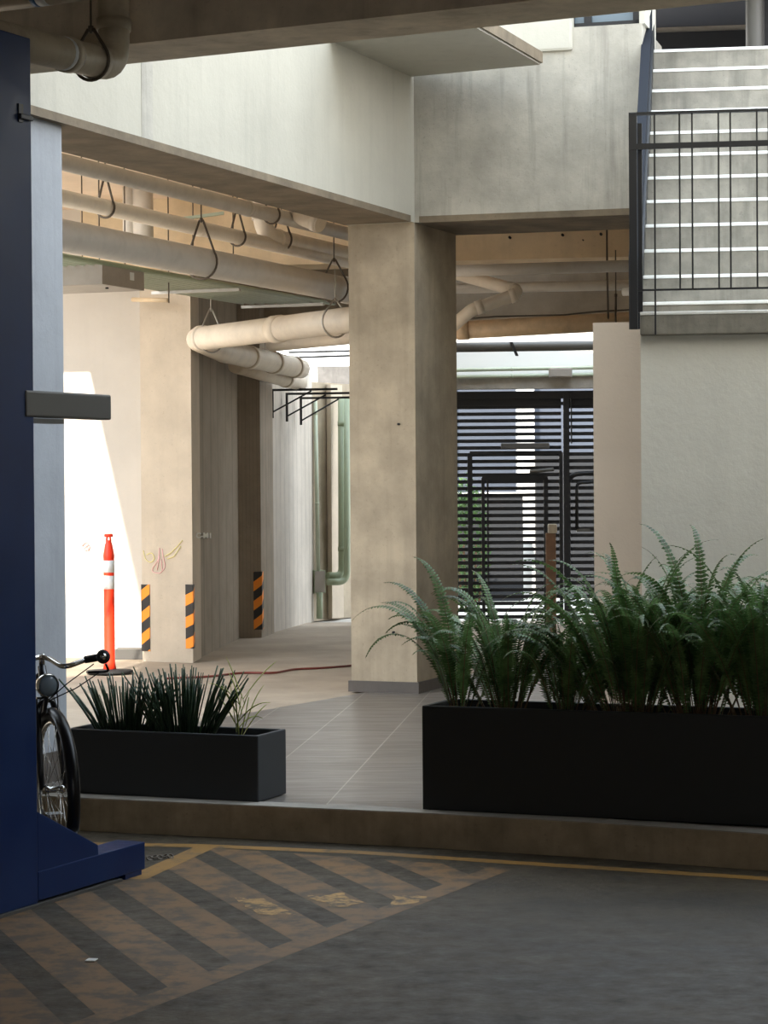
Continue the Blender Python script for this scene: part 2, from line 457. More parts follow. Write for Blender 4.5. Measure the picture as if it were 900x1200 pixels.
# ---- right beam, pilaster, window
r0 = Vector((.262, 16.2, 0))
struct('beam_right', add_box(new(), r0+Z*SOF+uB*-.12, uB*1.70, vB*.9, Z*1.30), 'stained')
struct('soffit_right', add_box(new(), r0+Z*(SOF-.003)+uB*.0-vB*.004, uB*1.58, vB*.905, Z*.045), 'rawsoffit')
pil = P(580, 60, 15.98)
q0 = r0+uB*.42
struct('parapet', bevel(add_box(new(), q0+Z*4.60-vB*.02, uB*.68, vB*.2, Z*.26), .02), 'paint')
w0 = r0+uB*1.10+Z*4.76+vB*.05
wn = struct('window_1', add_box(new(), w0+vB*.03, uB*.46, vB*.01, Z*1.0), 'glass')
fr = new()
add_box(fr, w0, uB*.46, vB*.05, Z*.035); add_box(fr, w0+uB*.41, uB*.05, vB*.05, Z*1.0); add_box(fr, w0-uB*.03, uB*.03, vB*.05, Z*1.0)
add_box(fr, w0+uB*.07+Z*.03, uB*.05, vB*.04, Z*.05)
struct('window_frame', fr, 'blacksteel', wn)
struct('upper_wall', add_box(new(), r0+uB*-.02+Z*4.76+vB*.12, uB*1.6, vB*.5, Z*1.6), 'paint')
struct('wall_end', add_box(new(), w0+uB*.46-vB*.04, uB*.04, vB*.2, Z*1.0), 'paint')
# ---- canopy slab in the corner
cz = 4.475
k1 = G(466, 90, cz); k2 = G(628, 73, cz); k0 = G(392, 55, cz); k3 = k2+(k0-k1)
k0 = k0-uA*.1; k1 = k1-uA*.05+vA*.05; k2 = k2+vA*.1
bm = new(); add_prism(bm, [xy(k0-vA*.2), xy(k1), xy(k2), xy(k3-vA*.2)], cz, cz+.07)
struct('canopy_slab', bm, 'paint')
bm = new(); dd = (k2-k3).normalized(); nn = Vector((dd.y, -dd.x, 0))
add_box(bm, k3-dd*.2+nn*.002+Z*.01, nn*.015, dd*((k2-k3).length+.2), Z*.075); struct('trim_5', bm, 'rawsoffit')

# ---- foreground beam + parking structure
f0 = Vector((-1.203, 10.993, 3.64)); fu = dirv(-26.6); fv = dirv(63.4)
struct('beam_front', add_box(new(), f0-fu*2.35, fu*10.35, -fv*.42, Z*1.0), 'fgbeam')
bm = new(); add_prism(bm, [(-3.3, -9), (9, -9), (9, 5.5), xy(f0+fu*7.5-fv*.2), xy(f0-fu*2.35-fv*.2)], 4.25, 4.5); struct('ceiling_parking', bm, 'soffit')
struct('wall_back', add_box(new(), (-3.4, -9.2, 0), (12.4, 0, 0), (0, .2, 0), (0, 0, 3.3)), 'soffit')  # unseen wall, gap above it added to let sunlight bounce in
struct('wall_parking_left', add_box(new(), (-3.4, -9, 0), (.2, 0, 0), (0, 20.6, 0), (0, 0, 4.5)), 'soffit')
struct('wall_parking_right', add_box(new(), (9, -9, 0), (.2, 0, 0), (0, 16, 0), (0, 0, 4.4)), 'soffit')
# unseen block added over the parking to keep sun off the courtyard
bm = new(); add_prism(bm, [(-2.2, 4), (8, 1), xy(f0+fu*8-fv*.1), xy(f0-fu*1.1-fv*.1)], 4.5, 10.4); struct('wall_sun_block', bm, 'paint')

# ---- corridor: roof slabs, cross beams
rb = [(-2.82, 11.3), (-1.95, 10.9), xy(b0+vA*6), xy(r0+vB*.5), (1.75, 16.2), (4.5, 16.2), (4.5, 21.8), (.25, 21.8), (.25, 23.7), (-2.82, 23.7)]
struct('ceiling_corridor', add_prism(new(), rb, 4.0, 4.22), 'ceil')
struct('roof_shade_left', add_prism(new(), [(-9, 18.0), (-2.82, 18.0), (-2.82, 21.8), (-9, 21.8)], 4.0, 4.22), 'ceil')  # unseen slab added to cut off the top of the wall's sun patch
u2 = dirv(-10)
struct('beam_cross', add_box(new(), P(640, 303, 18.6)*1.0 - u2*3.9+Z*0, u2*6.2, dirv(80)*.5, Z*.6), 'ochre')
bm = new()
for px, py in ((597, 278), (659, 275), (704, 274), (683, 281)):
    p = P(px, py, 18.55+(px-640)*-.0012); add_lathe(bm, [(0, .0), (.011 if px != 683 else .005, 0), (.011 if px != 683 else .005, .06)], p, dirv(80), 10)
struct('trim_6', bm, 'darker')
p = P(640, 379, 22.0)
struct('beam_back', add_box(new(), p-u2*3.4, u2*6, dirv(80)*.4, Z*.95), 'soffit')
# ---- corridor left side
bp = Vector((-1.60, 19.2, 0))
bl = Vector((-2.045, 19.42, 0))
struct('pillar_brown', add_prism(new(), [xy(bl), xy(bp), (-1.575, 19.75), (-2.03, 20.1)], FZ-.02, 4.0), 'pillar')
struct('wall_left', add_prism(new(), [(-9, 20.4), (-9, 19.98), (-2.0, 19.86), (-2.0, 20.4)], FZ-.02, 4.0), 'whitewall')
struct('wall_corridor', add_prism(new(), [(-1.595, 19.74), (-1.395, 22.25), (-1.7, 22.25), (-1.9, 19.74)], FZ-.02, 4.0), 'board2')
p0, p1, p2 = Vector((-1.40, 22.17)), Vector((-1.19, 22.23)), Vector((-1.10, 22.9))
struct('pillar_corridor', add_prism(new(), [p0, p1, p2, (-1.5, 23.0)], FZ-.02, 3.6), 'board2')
struct('wall_far', add_prism(new(), [(-1.14, 22.85), (-.765, 24.92), (-1.1, 25.0), (-1.5, 22.85)], FZ-.02, 2.80), 'board')
struct('wall_end_far', add_prism(new(), [(-.77, 24.9), (-.43, 25.5), (0.3, 26.6), (0, 26.8), (-1.1, 25.0)], FZ-.02, 2.72), 'column')
bm = new(); add_prism(bm, [(-.62, 25.14), (-.50, 25.36), (-.45, 25.30), (-.57, 25.08)], FZ, 2.7); struct('pillar_far', bm, 'pillar')
# low dark grey strip at the foot of the white wall
p = P(133, 772, 19.4); p.z = FZ
struct('trim_7', add_box(new(), (-2.30, 19.62, FZ-.01), (.24, .0, 0), (0, .25, 0), (0, 0, .085)), 'armgrey')
# unseen wall added far left, carries sun and bounces it
struct('wall_bounce', add_box(new(), (-9.2, 11, 0), (.2, 0, 0), (0, 10, 0), (0, 0, 4)), 'pillar')

# ---- right: cream wall, beige wall
L0 = G(750, 366, 2.52); L0.z = 0
struct('wall_cream', add_box(new(), L0+vS*.05+Z*FZ, uS*3.2, vS*.2, Z*(2.41-FZ)), 'cream')
be = Vector((P(695.5, 500, 14.5).x, 14.5, 0))
struct('wall_beige', add_box(new(), be+Z*FZ, dirv(-9)*.85, dirv(81)*.2, Z*(2.632-FZ)), 'beige')
struct('wall_right', add_box(new(), (4.4, 8, 0), (.2, 0, 0), (0, 16, 0), (0, 0, 4.4)), 'paint')  # unseen wall, its height set to hold back side sky light

# ---- street behind the gate
struct('ground_street', add_prism(new(), [(-14, 24.6), (14, 24.6), (14, 60), (-14, 60)], -.1, .12), 'street')
hz = 24.0
struct('wall_header', add_box(new(), (-.35, hz, 2.72), (5, -.3, 0), (.012, .2, 0), (0, 0, 1.3)), 'white')
struct('lintel', add_box(new(), (-.35, hz-.06, 2.59), (5, -.3, 0), (.012, .2, 0), (0, 0, .135)), 'kerbtop')
sa = P(607.5, 600, 30); sb = P(628, 600, 30)
struct('wall_street', add_box(new(), (-8, 31, 0), (16, 0, 0), (0, .3, 0), (0, 0, 9)), 'shadedblue')
struct('pillar_street', add_box(new(), (sa.x, 30.2, .1), (sb.x-sa.x, 0, 0), (0, .3, 0), (0, 0, 8)), 'white')
struct('wall_low', add_box(new(), (-6, 29.0, .1), (sa.x+6.0, 0, 0), (0, .3, 0), (0, 0, 1.34)), 'darker')
struct('trim_8', add_box(new(), (-6, 28.97, 1.44), (sa.x+6.05, 0, 0), (0, .36, 0), (0, 0, .05)), 'white')
struct('wall_street_low', add_box(new(), (sb.x, 30.0, .1), (6, 0, 0), (0, .3, 0), (0, 0, 1.9)), 'darker')
# far grey structure above the corridor's end wall
a = P(372, 455, 27.0); b = P(408, 429, 27.0)
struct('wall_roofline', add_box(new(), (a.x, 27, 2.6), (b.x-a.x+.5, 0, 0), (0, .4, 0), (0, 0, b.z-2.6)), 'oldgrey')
struct('wall_neighbour', add_box(new(), (-8, 28.4, 0), (8.6, 0, 0), (0, .3, 0), (0, 0, 7)), 'white')

# ---- upper floor behind the stair, the room's gloom put into dark colours
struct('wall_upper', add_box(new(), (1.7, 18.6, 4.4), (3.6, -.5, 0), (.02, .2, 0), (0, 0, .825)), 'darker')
struct('wall_upper_band', add_box(new(), (1.7, 18.65, 5.225), (3.6, -.5, 0), (.02, .2, 0), (0, 0, .05)), 'ducting')
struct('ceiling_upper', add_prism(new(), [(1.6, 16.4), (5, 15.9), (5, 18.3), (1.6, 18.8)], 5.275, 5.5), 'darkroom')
uc = P(884, 30, 16.6)
struct('column_upper', add_lathe(new(), [(.062, 0), (.062, 1.3)], (uc.x, 16.6, 4.62), n=28), 'armgrey')
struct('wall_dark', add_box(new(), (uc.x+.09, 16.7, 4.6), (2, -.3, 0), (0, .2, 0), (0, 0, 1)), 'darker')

# ---------------------------------------------------------------- staircase
st = thing('staircase', 'raw concrete staircase with white painted step edges above the cream wall', 'staircase', L0+Z*2.4)
bm = add_box(new(), L0+Z*2.40-vS*0, uS*2.75, vS*1.75, Z*.12)
part('landing', bevel(bm, .008), 'step', st)
part('nosing', bevel(add_box(new(), L0+Z*2.504-vS*.003, uS*2.75, vS*.05, Z*.018), .004), 'nosing', st)
s1 = P(752, 354, 13.6); s1.z = 0
RI, RU = .178, .235
for i in range(12):
    z1 = 2.69+RI*i
    o = s1+vS*(RU*i)
    bm = add_box(new(), o+Z*(z1-RI-.001), uS*2.5, vS*(RU+.22), Z*(RI-.019))
    part('step', bm, 'step', st)
    part('nosing', bevel(add_box(new(), o-vS*.006+Z*(z1-.020), uS*2.5, vS*(RU+.02), Z*.020), .004), 'nosing', st)
sl = [s1-vS*.02+Z*2.53, s1-vS*.02+Z*2.95, s1+vS*(RU*14)+Z*(2.95+RI*14), s1+vS*(RU*14)+Z*(2.45+RI*14)]
part('stringer', add_extrude(new(), [p-uS*.012 for p in sl], -uS*.062), 'steelblue', st, 'slate coloured steel stringer')
sl2 = [s1-vS*.03+Z*2.53, s1-vS*.03+Z*2.78, s1+vS*(RU*14)+Z*(2.78+RI*14), s1+vS*(RU*14)+Z*(2.52+RI*14)]
part('stringer_flange', add_extrude(new(), [p+uS*0.0 for p in sl2], -uS*.014), 'blacksteel', st)

# railing on the landing's edge
R0 = L0-vS*.03
rl = thing('stair_railing', 'black steel railing with thin balusters across the stair landing', 'railing', L0-uS*.1+Z*2.4)
def zat(py, Y=12.0): return P(800, py, Y).z
zt, zm, zb = zat(130.5), zat(171), zat(339)
part('post', bevel(add_box(new(), L0-uS*.052-vS*.05+Z*2.43, uS*.042, vS*.05, Z*(zt-2.43)), .004), 'blacksteel', rl)
part('post_rear', add_box(new(), L0-uS*.008-vS*.0+Z*2.52, uS*.022, vS*.03, Z*(zt-2.57)), 'blacksteel', rl)
part('top_rail', add_box(new(), L0-uS*.052-vS*.04+Z*(zt-.012), uS*3.0, vS*.03, Z*.014), 'blacksteel', rl)
part('middle_rail', add_box(new(), L0-uS*.05-vS*.052+Z*(zm-.014), uS*3.0, vS*.012, Z*.030), 'blacksteel', rl)
part('bottom_rail', add_box(new(), L0-uS*.05-vS*.03+Z*(zb-.005), uS*3.0, vS*.012, Z*.010), 'blacksteel', rl)
bx = [769.4, 798.3, 812.8, 843.2, 856.8, 887.2, 900.5, 931, 944.5, 975]
for i, px in enumerate(bx):
    X = P(px, 250, 11.95); t = (X.x-L0.x)/uS.x
    z0 = 2.40 if i == 0 else zb
    part('baluster', add_box(new(), L0+uS*t-vS*.032+Z*z0, uS*.009, vS*.010, Z*(zt-z0)), 'blacksteel', rl)

# ---------------------------------------------------------------- pipes
def straight(px0, py0, Y0, px1, py1, Y1): return [P(px0, py0, Y0), P(px1, py1, Y1)]
def pipe(label, pts, r, m='pvc', bend=None, couplings=(), name='drain_pipe', group=None, cat='pipe', n=20):
    path = fillet(pts, bend, 8) if bend else [Vector(p) for p in pts]
    mid = sum(path, Vector())/len(path)
    t = thing(name, label, cat, (mid.x, mid.y, min(p.z for p in path)-r), group)
    part('tube', add_tube(new(), path, r, n), m, t)
    for c in couplings:
        a, b, f = Vector(pts[c[0]]), Vector(pts[c[0]+1]), c[1]
        p = a.lerp(b, f); d = (b-a).normalized(); h = c[2] if len(c) > 2 else r*1.1
        part('coupling', add_lathe(new(), [(r*1.0, -h/2), (r*1.10, -h/2), (r*1.10, h/2), (r*1.0, h/2)], p, d, n), m, t)
    return t
HG = 'strap hangers carrying the ceiling pipes'
def hanger(label, a, b, f, r, top=4.0, m='strap', apex=.12, group=HG):
    """strap loop round the pipe a-b at fraction f, two legs to an apex, a rod up to z=top"""
    a, b = Vector(a), Vector(b); p = a.lerp(b, f); d = (b-a).normalized(); side = d.cross(Z).normalized(); up = side.cross(d).normalized()
    R = r*1.13+.006
    t = thing('pipe_hanger', label, 'hanger', p-Z*R, group)
    bm = new()
    arc = [p+(side*math.cos(x)+up*math.sin(x))*R for x in [math.radians(35-(250/18)*k) for k in range(19)]]
    apx = p+Z*(R+apex)
    add_tube(bm, [apx+side*.012]+arc+[apx-side*.012], .0075, 8)
    part('loop', bm, m, t)
    part('rod', add_tube(new(), [apx-Z*.02, Vector((apx.x, apx.y, max(top, apx.z+.05)))], .005, 8), m, t)
    part('nut', add_lathe(new(), [(0, -.012), (.013, -.012), (.013, .012), (0, .012)], apx, (0, 0, 1), 6), m, t)
    return t
def runA(px, py, Y, L0_, L1_):      # a run along the left beam's direction through a picture point
    p = P(px, py, Y); return [p+vA*L0_, p+vA*L1_]
# upper thin pipe, second pipe, big pipe
up = runA(80, 191.5, 14.0, -1.2, 4.85); pipe('slim grey ceiling pipe, highest of the parallel runs behind the left beam', up, .0525, 'pvcgrey', couplings=((0, .62),))
se = runA(80, 233.5, 14.3, -1.2, 4.85); pipe('slim cream ceiling pipe directly above the fat trunk pipe', se, .052, 'pvc', couplings=((0, .5),))
bg = runA(80, 277, 14.0, -1.2, 4.85); pipe('fattest grey ceiling pipe, running under the slimmer ones', bg, .098, 'pvcgrey', couplings=((0, .93),))
# third pipe that drops from the ceiling through an elbow
e0_ = P(309, 276, 17.0)
th = [Vector((e0_.x-.03, e0_.y, 4.0)), e0_-Z*0+vA*-.02, e0_+vA*1.9]
pipe('cream pipe dropping from the ceiling and turning right by a ribbed elbow', th, .068, 'pvc', .20, ((0, .62, .05), (1, .13, .05), (0, .75, .04)))
e1_ = P(361, 257, 16.9)
pipe('short cream elbow pipe poking out under the left beam near the tan column', [P(338, 215, 17.1), P(352, 253, 17.0), P(376, 262, 16.9)], .068, 'pvc', .14, ((0, .8, .05), (1, .8, .05)))
def frac(run, px):                 # fraction of a run whose picture column is px
    best = min(range(0, 401), key=lambda k: abs(scrx(run[0].lerp(run[1], k/400))-px)); return best/400
def scrx(p):
    v = CM.transposed() @ (p-EYE); return 450+F*v.x/-v.z
hanger('strap hanger on the slim cream pipe closest to the white pillar', se[0], se[1], frac(se, 124), .052)
hanger('strap hanger on the slim cream pipe nearer the tan column', se[0], se[1], frac(se, 278), .052)
hanger('wide strap hanger round the middle of the fattest pipe', bg[0], bg[1], frac(bg, 236), .098, apex=.17)
hanger('wide strap hanger round the fattest pipe beside the tan column', bg[0], bg[1], frac(bg, 392), .098, apex=.1)
hanger('strap hanger on the topmost grey pipe below the left beam', up[0], up[1], frac(up, 318), .0525)
hanger('strap hanger just right of the ribbed elbow', th[1], th[2], frac(th[1:], 330), .068)
bm = new()
RG = 'thin threaded rods hanging from the corridor ceiling'
for px, Y, z0 in ((96, 16.6, 3.1), (116, 16.2, 3.1), (146, 17.0, 3.1), (226, 16.8, 3.35), (273, 17.5, 3.2), (197, 17.4, 3.0)):
    q = P(px, 250, Y)
    single('threaded_rod', add_tube(new(), [(q.x, Y, z0), (q.x, Y, 4.0)], .005, 8), 'strap', 'thin dark rod hanging straight down from the ceiling among the pipes', 'rod', RG)
for px, w, lb in ((152, .05, 'left of the two upright pipes behind the slim ceiling pipes'), (168, .085, 'right and wider of the two upright pipes behind the ceiling pipes')):
    q = P(px, 250, 18.45)
    single('vent_pipe', add_tube(new(), [(q.x, 18.4, 3.45), (q.x, 18.4, 4.0)], w, 16), 'pvcgrey', lb, 'pipe')
# cross strut by the second hanger
single('strut_channel', add_box(new(), P(203, 259, 16.5), P(262, 251, 16.5)-P(203, 259, 16.5), V(0, .04, 0), V(0, 0, .02)), 'conduit', 'pale strut crossing behind the ceiling pipes above the middle hanger', 'strut')
# large cream crossing pipe with bends into a grey receding pipe
x0, x1 = P(243, 397, 19.0), P(440, 371, 17.0)
g0, g1 = P(262, 407, 19.6), P(352, 432, 22.6)
cr = [x1, x0+V(-.05, .06, 0), g0+V(-.03, .2, -.02), g1, g1+V(.12, .1, -.02), P(345, 447, 22.9), P(318, 441, 22.8)]
pipe('large cream pipe crossing to the brown pillar, then bending back as a grey run', [x1, x0+V(-.09, .02, 0), g0+V(-.02, .25, -.02), g1+V(0, 0, 0)], .098, 'pvc', .16, ((0, .52), (0, .965, .05), (2, .3), (2, .62), (2, .9)))
pipe('lower cream pipe stub behind the grey receding run', [P(276, 428, 21.2), P(318, 440, 22.2), P(352, 449, 23.0)], .075, 'pvc', .2, ((1, .5),))
hanger('pale wire hanger at the left bend of the large cream crossing pipe', x1, x0, .975, .098, 3.3, 'galv', .12)
hanger('pale wire hanger on the large cream crossing pipe beside the tan column', x1, x0, .22, .098, 3.25, 'galv', .05)
pipe('second cream pipe just below the large crossing pipe', [P(318, 404, 19.8), P(440, 392, 18.6)], .06, 'pvc')
# right-hand bay
pipe('straight cream pipe right under the board faced beam, right bay', [P(480, 319, 17.9), P(790, 310, 17.6)], .045, 'pvcgrey')
pipe('straight cream pipe behind the bent one, right bay', [P(480, 339.5, 20.2), P(790, 333, 19.9)], .044, 'pvcgrey')
vp = [P(500, 311, 18.6), P(613, 342.5, 17.75), P(553, 363, 17.75), P(528, 384, 18.0)]
pipe('cream pipe folded in a sharp bend beside the tan column, right bay', vp, .050, 'pvc', .075, ((0, .9, .05), (1, .2, .05), (1, .85, .06)))
br = [P(480, 390, 18.35), P(790, 373.5, 18.1)]
pipe('stained brown drain pipe lying above the gate opening', br, .072, 'pvcbrown', None, ((0, .205, .09),))
hanger('strap hanger on the stained brown pipe above the beige wall', br[0], br[1], frac(br, 722), .072, 3.45)
single('threaded_rod', add_tube(new(), [P(711.5, 322, 18.1)+Z*.75, P(711.5, 322, 18.1), P(713, 380, 18.1)], .008, 8), 'strap', 'dark rod beside the brown pipe hanger above the beige wall', 'rod')
single('pipe_stub', add_tube(new(), [P(730, 342, 17.7), P(765, 341, 17.6)], .032, 14), 'white', 'white pipe stub ending beside the black railing post', 'pipe')
single('cable', add_tube(new(), [P(540, 374, 18.15), P(580, 371, 18.2), P(660, 369, 18.2), P(700, 365, 18.2), P(740, 363, 18.2)], .006, 8), 'strap', 'dark cable lying along the stained brown pipe', 'cable')
gp_ = pipe('dark pipe crossing the white wall above the gate', [P(470, 408, 23.3), P(760, 404, 23.2)], .05, 'armgrey', name='service_pipe')
part('clamp', add_box(new(), P(597, 401, 23.22), V(.03, 0, .0), V(0, -.03, 0), V(.06, 0, -.14)), 'blacksteel', gp_, 'black clamp')
# green conduits over the gate
GC = 'pale green conduits above the gate'
for i, py in enumerate((433.5, 441.5)):
    pipe(['upper pale green conduit above the gate', 'lower pale green conduit above the gate'][i], [P(470, py+1.5, 23.85), P(760, py-4, 23.75)], .019, 'conduit', name='conduit', group=GC, cat='conduit', couplings=((0, .45, .03),))
jb = P(643, 443, 23.8)
t = thing('junction_box', 'grey junction box on the conduits above the gate', 'box', jb)
part('body', bevel(add_box(new(), jb, V(.235, 0, 0), V(0, -.1, 0), V(0, 0, .10)), .008), 'ducting', t)
part('cover', bevel(add_box(new(), jb+V(.01, -.1, .01), V(.215, 0, 0), V(0, -.012, 0), V(0, 0, .08)), .004), 'ducting', t)
# conduit bundle under the big pipe (left bay)
bq = P(170, 316, 16.45); BG = 'bundle of green conduits under the fattest pipe'
for i in range(10):
    o = bq-uA*(.072*i+.02)
    a, b = o-vA*2.0, o+vA*(3.5-.05*i)
    single('conduit', add_tube(new(), [a, b], .0175, 10), 'conduit' if i else 'conduitdk', 'pale green conduit in the bundle running under the fattest ceiling pipe', 'conduit', BG)
CG = 'pale struts carrying the conduit bundle'
for i, (s_, nm) in enumerate(((1.5, 'left pale strut carrying the green conduit bundle'), (3.15, 'right pale strut carrying the green conduit bundle, nearer the column'))):
    single('strut_channel', add_box(new(), bq+vA*s_+uA*.03-Z*.041, -uA*.76, vA*.035, Z*.0225), 'galv', nm, 'strut', CG)
db = P(120, 333, 15.9)
t = thing('cable_tray_box', 'grey metal junction housing hanging above the white wall', 'box', db)
part('body', bevel(add_box(new(), db, vA*.62, -uA*.78, Z*.145), .004), 'ducting', t)
part('label_plate', add_box(new(), db+vA*.40+uA*.001+Z*.06, vA*.06, uA*.003, Z*.055), 'labelwhite', t)
part('knockout', add_lathe(new(), [(0, .01), (.012, .01), (.012, 0)], db+vA*.25-uA*.1-Z*.01, (0, 0, 1), 10), 'blacksteel', t)
pipe('orange brown conduit stub on top of the brown pillar', [P(155, 351, 19.25), P(197, 352, 19.05)], .018, 'ochre', name='conduit', cat='conduit')
# foreground pipes under the parking ceiling
fp = [P(-40, 25, 9.0), P(38, 55, 9.45), P(134, 82, 10.05), P(134, -60, 10.05)]
fpipe = pipe('dusty foreground pipe with an elbow, above the blue post', [P(-40, 35, 9.0), P(133, 77, 10.15), P(134, -70, 10.2)], .070, 'pvcold', .12, ((0, .66, .05), (0, .86, .05), (1, .32, .05)))
a_, b_ = P(-40, 35, 9.0), P(133, 77, 10.15)
d_ = (b_-a_).normalized()
part('label_band', add_lathe(new(), [(.0705, -.03), (.0712, -.03), (.0712, .03), (.0705, .03)], a_.lerp(b_, frac([a_, b_], 76)), d_, 20), 'labelwhite', fpipe, 'white printed band')
part('label_mark', add_lathe(new(), [(.0705, -.012), (.0716, -.012), (.0716, .012), (.0705, .012)], a_.lerp(b_, frac([a_, b_], 82)), d_, 20), 'labelblue', fpipe, 'blue printed band')
hanger('strap hanger on the dusty foreground pipe above the blue post', a_, b_, frac([a_, b_], 107), .070, 4.25, 'strap', .05)
a_, b_ = P(-60, 9, 9.9), P(140, -18, 9.3)
fp2 = pipe('dusty pipe along the top left corner under the parking ceiling', [a_, b_], .045, 'pvcold')
part('label_band', add_lathe(new(), [(.0455, -.035), (.0462, -.035), (.0462, .035), (.0455, .035)], a_.lerp(b_, frac([a_, b_], 52)), (b_-a_), 20), 'labelwhite', fp2, 'white printed band')
part('label_mark', add_lathe(new(), [(.0455, -.015), (.0466, -.015), (.0466, .015), (.0455, .015)], a_.lerp(b_, frac([a_, b_], 45)), (b_-a_), 20), 'labelblue', fp2, 'blue printed band')
# cables high over the far wall
for i, (a, b, lb) in enumerate((((338, 413), (420, 411), 'upper black cable over the far corridor wall'), ((346, 419), (420, 416.5), 'lower black cable over the far corridor wall'))):
    single('cable', add_tube(new(), [P(*a, 24.5), P(*b, 24.5)], .011, 8), 'blacksteel', lb, 'cable', 'black cables over the far wall')

# ---------------------------------------------------------------- brackets, conduits and box on the far wall
for (vx, vy0, vy1, hx1, dx0, dy0, dx1, Y, lb) in ((319, 457, 490, 397, 319.5, 483, 365, 22.95, 'leftmost of the three black shelf brackets on the far wall'),
        (336, 461.5, 494, 424, 337, 487.5, 382, 23.45, 'middle one of the three black shelf brackets on the far wall'),
        (352.5, 466.5, 498, 430, 354, 492.5, 397, 24.05, 'rightmost black shelf bracket on the far wall, nearest the column')):
    t = thing('shelf_bracket', lb, 'bracket', P(vx, vy1, Y), 'black shelf brackets on the far wall')
    p = P(vx, vy0, Y); q = P(vx, vy1, Y)
    part('upright', add_box(new(), (p.x-.012, Y-.012, q.z), V(.025, 0, 0), V(0, .03, 0), V(0, 0, p.z-q.z)), 'blacksteel', t)
    h = P(hx1, vy0-.3, Y-.15)
    part('arm', add_box(new(), (p.x-.012, Y-.012, p.z-.012), V(h.x-p.x, h.y-p.y, 0), V(0, .03, 0), V(0, 0, .022)), 'blacksteel', t)
    part('brace', add_tube(new(), [P(dx0, dy0, Y-.0), P(dx1, vy0+1, Y-.08)], .009, 6), 'blacksteel', t)
gc = thing('meter_box', 'grey green meter box low on the far wall with conduits', 'box', P(375, 695, 24.9))
mb = P(368.5, 695, 24.95)
part('body', bevel(add_box(new(), mb+V(0, -.1, 0), V(.125, .05, 0), V(-.05, .12, 0), V(0, 0, .25)), .006), 'conduitdk', gc)
part('cover', bevel(add_box(new(), mb+V(.008, -.106, .01), V(.108, .045, 0), V(0, -.01, 0), V(0, 0, .23)), .003), 'ducting', gc)
pipe('slim pale conduit rising from the meter box on the far wall', [P(373, 670, 24.88), P(369.5, 470, 24.9)], .021, 'conduit', name='conduit', cat='conduit', couplings=((0, .4, .03), (0, .93, .03)))
pipe('short green conduit from the meter box down to the floor', [P(374.5, 694, 24.85), P(374.5, 725, 24.85)], .034, 'conduitdk', name='conduit', cat='conduit')
pipe('fat green conduit bending from the meter box up beside the column', [P(384, 675, 24.9), P(401, 675, 25.0), P(400.5, 465, 25.1)], .042, 'conduitdk', .12, name='conduit', cat='conduit', couplings=((1, .15, .05), (1, .85, .05)))
pipe('second green conduit curving under the fat one beside the column', [P(384, 682, 24.8), P(406.5, 682, 24.9), P(407, 465, 25.0)], .036, 'conduitdk', .14, name='conduit', cat='conduit')

# ---------------------------------------------------------------- gate
gt = thing('slat_gate', 'black horizontal slat gate behind the ferns with a door leaf', 'gate', V(1.5, hz, FZ))
gy = 24.05; ga = V(-.30, gy+.045, 0); gu = dirv(-3.4)
def gx(px): return (P(px, 600, gy).x-ga.x)
bm = new(); zz = FZ+.05; pitch = .0705
while zz < 2.58:
    add_box(bm, ga+Z*zz, gu*gx(658), V(0, .02, 0), Z*.037); zz += pitch
part('slats', bm, 'slatpaint', gt)
bm = new(); zz = FZ+.05
while zz < 2.58:
    add_box(bm, ga+gu*gx(667)+Z*zz, gu*1.2, V(0, .02, 0), Z*.037); zz += pitch
part('side_slats', bm, 'slatpaint', gt)
def gpost(name, px, w, y0, y1, dy=-.05, m='slatpaint'):
    z1 = P(px, y0, gy).z; z0 = max(P(px, y1, gy).z, FZ)
    return part(name, add_box(new(), ga+gu*(gx(px)-w/2)+V(0, dy, z0), gu*w, V(0, .05, 0), Z*(z1-z0)), m, gt)
def grail(name, px0, px1, py, h, dy=-.05, m='slatpaint'):
    z = P(px0, py, gy).z
    return part(name, add_box(new(), ga+gu*gx(px0)+V(0, dy, z-h/2), gu*(gx(px1)-gx(px0)), V(0, .05, 0), Z*h), m, gt)
gpost('frame_post', 551, .05, 532, 760); gpost('frame_post', 657, .035, 530, 760); grail('frame_rail', 551, 658, 531, .035)
gpost('door_stile', 566, .032, 560, 760, -.09); gpost('door_stile', 571.5, .018, 560, 760, -.07); gpost('door_stile', 639, .045, 560, 760, -.09); grail('door_rail', 565, 641, 560.5, .04, -.09)
gpost('gate_post', 663.5, .06, 462, 760, -.06); grail('head_rail', 520, 700, 464, .08); grail('head_rail', 520, 700, 474, .035, -.02)
gpost('hanger_rod', 669.5, .012, 462, 520, -.06)
zc = P(586, 523, gy).z
t_ = part('door_closer', bevel(add_box(new(), ga+gu*gx(587)+V(0, -.14, zc-.03), gu*.50, V(0, .06, 0), Z*.06), .012), 'armgrey', gt, 'dark grey door closer')
part('closer_arm', add_tube(new(), [ga+gu*gx(620)+V(0, -.13, P(620, 553, gy).z), ga+gu*gx(648)+V(0, -.13, P(648, 550, gy).z)], .02, 8), 'armgrey', t_)
tb = [(666, 700), (666, 556), (720, 553)]
part('tube_frame', add_tube(new(), fillet([P(a, b, gy-.1) for a, b in tb], .12, 8), .026, 12), 'slatpaint', gt)
tb = [(676, 620), (676, 566), (720, 563)]
part('tube_frame', add_tube(new(), fillet([P(a, b, gy-.1) for a, b in tb], .05, 6), .018, 12), 'slatpaint', gt)
part('sill_rail', add_box(new(), P(676, 623, gy-.1), V(.6, 0, 0), V(0, .05, 0), V(0, 0, .03)), 'armgrey', gt)
rp = P(645.5, 780, 22.5)
t = thing('bollard', 'rusty brown post in front of the gate, mostly behind ferns', 'post', V(P(645.5, 700, 22.4).x, 22.4, FZ))
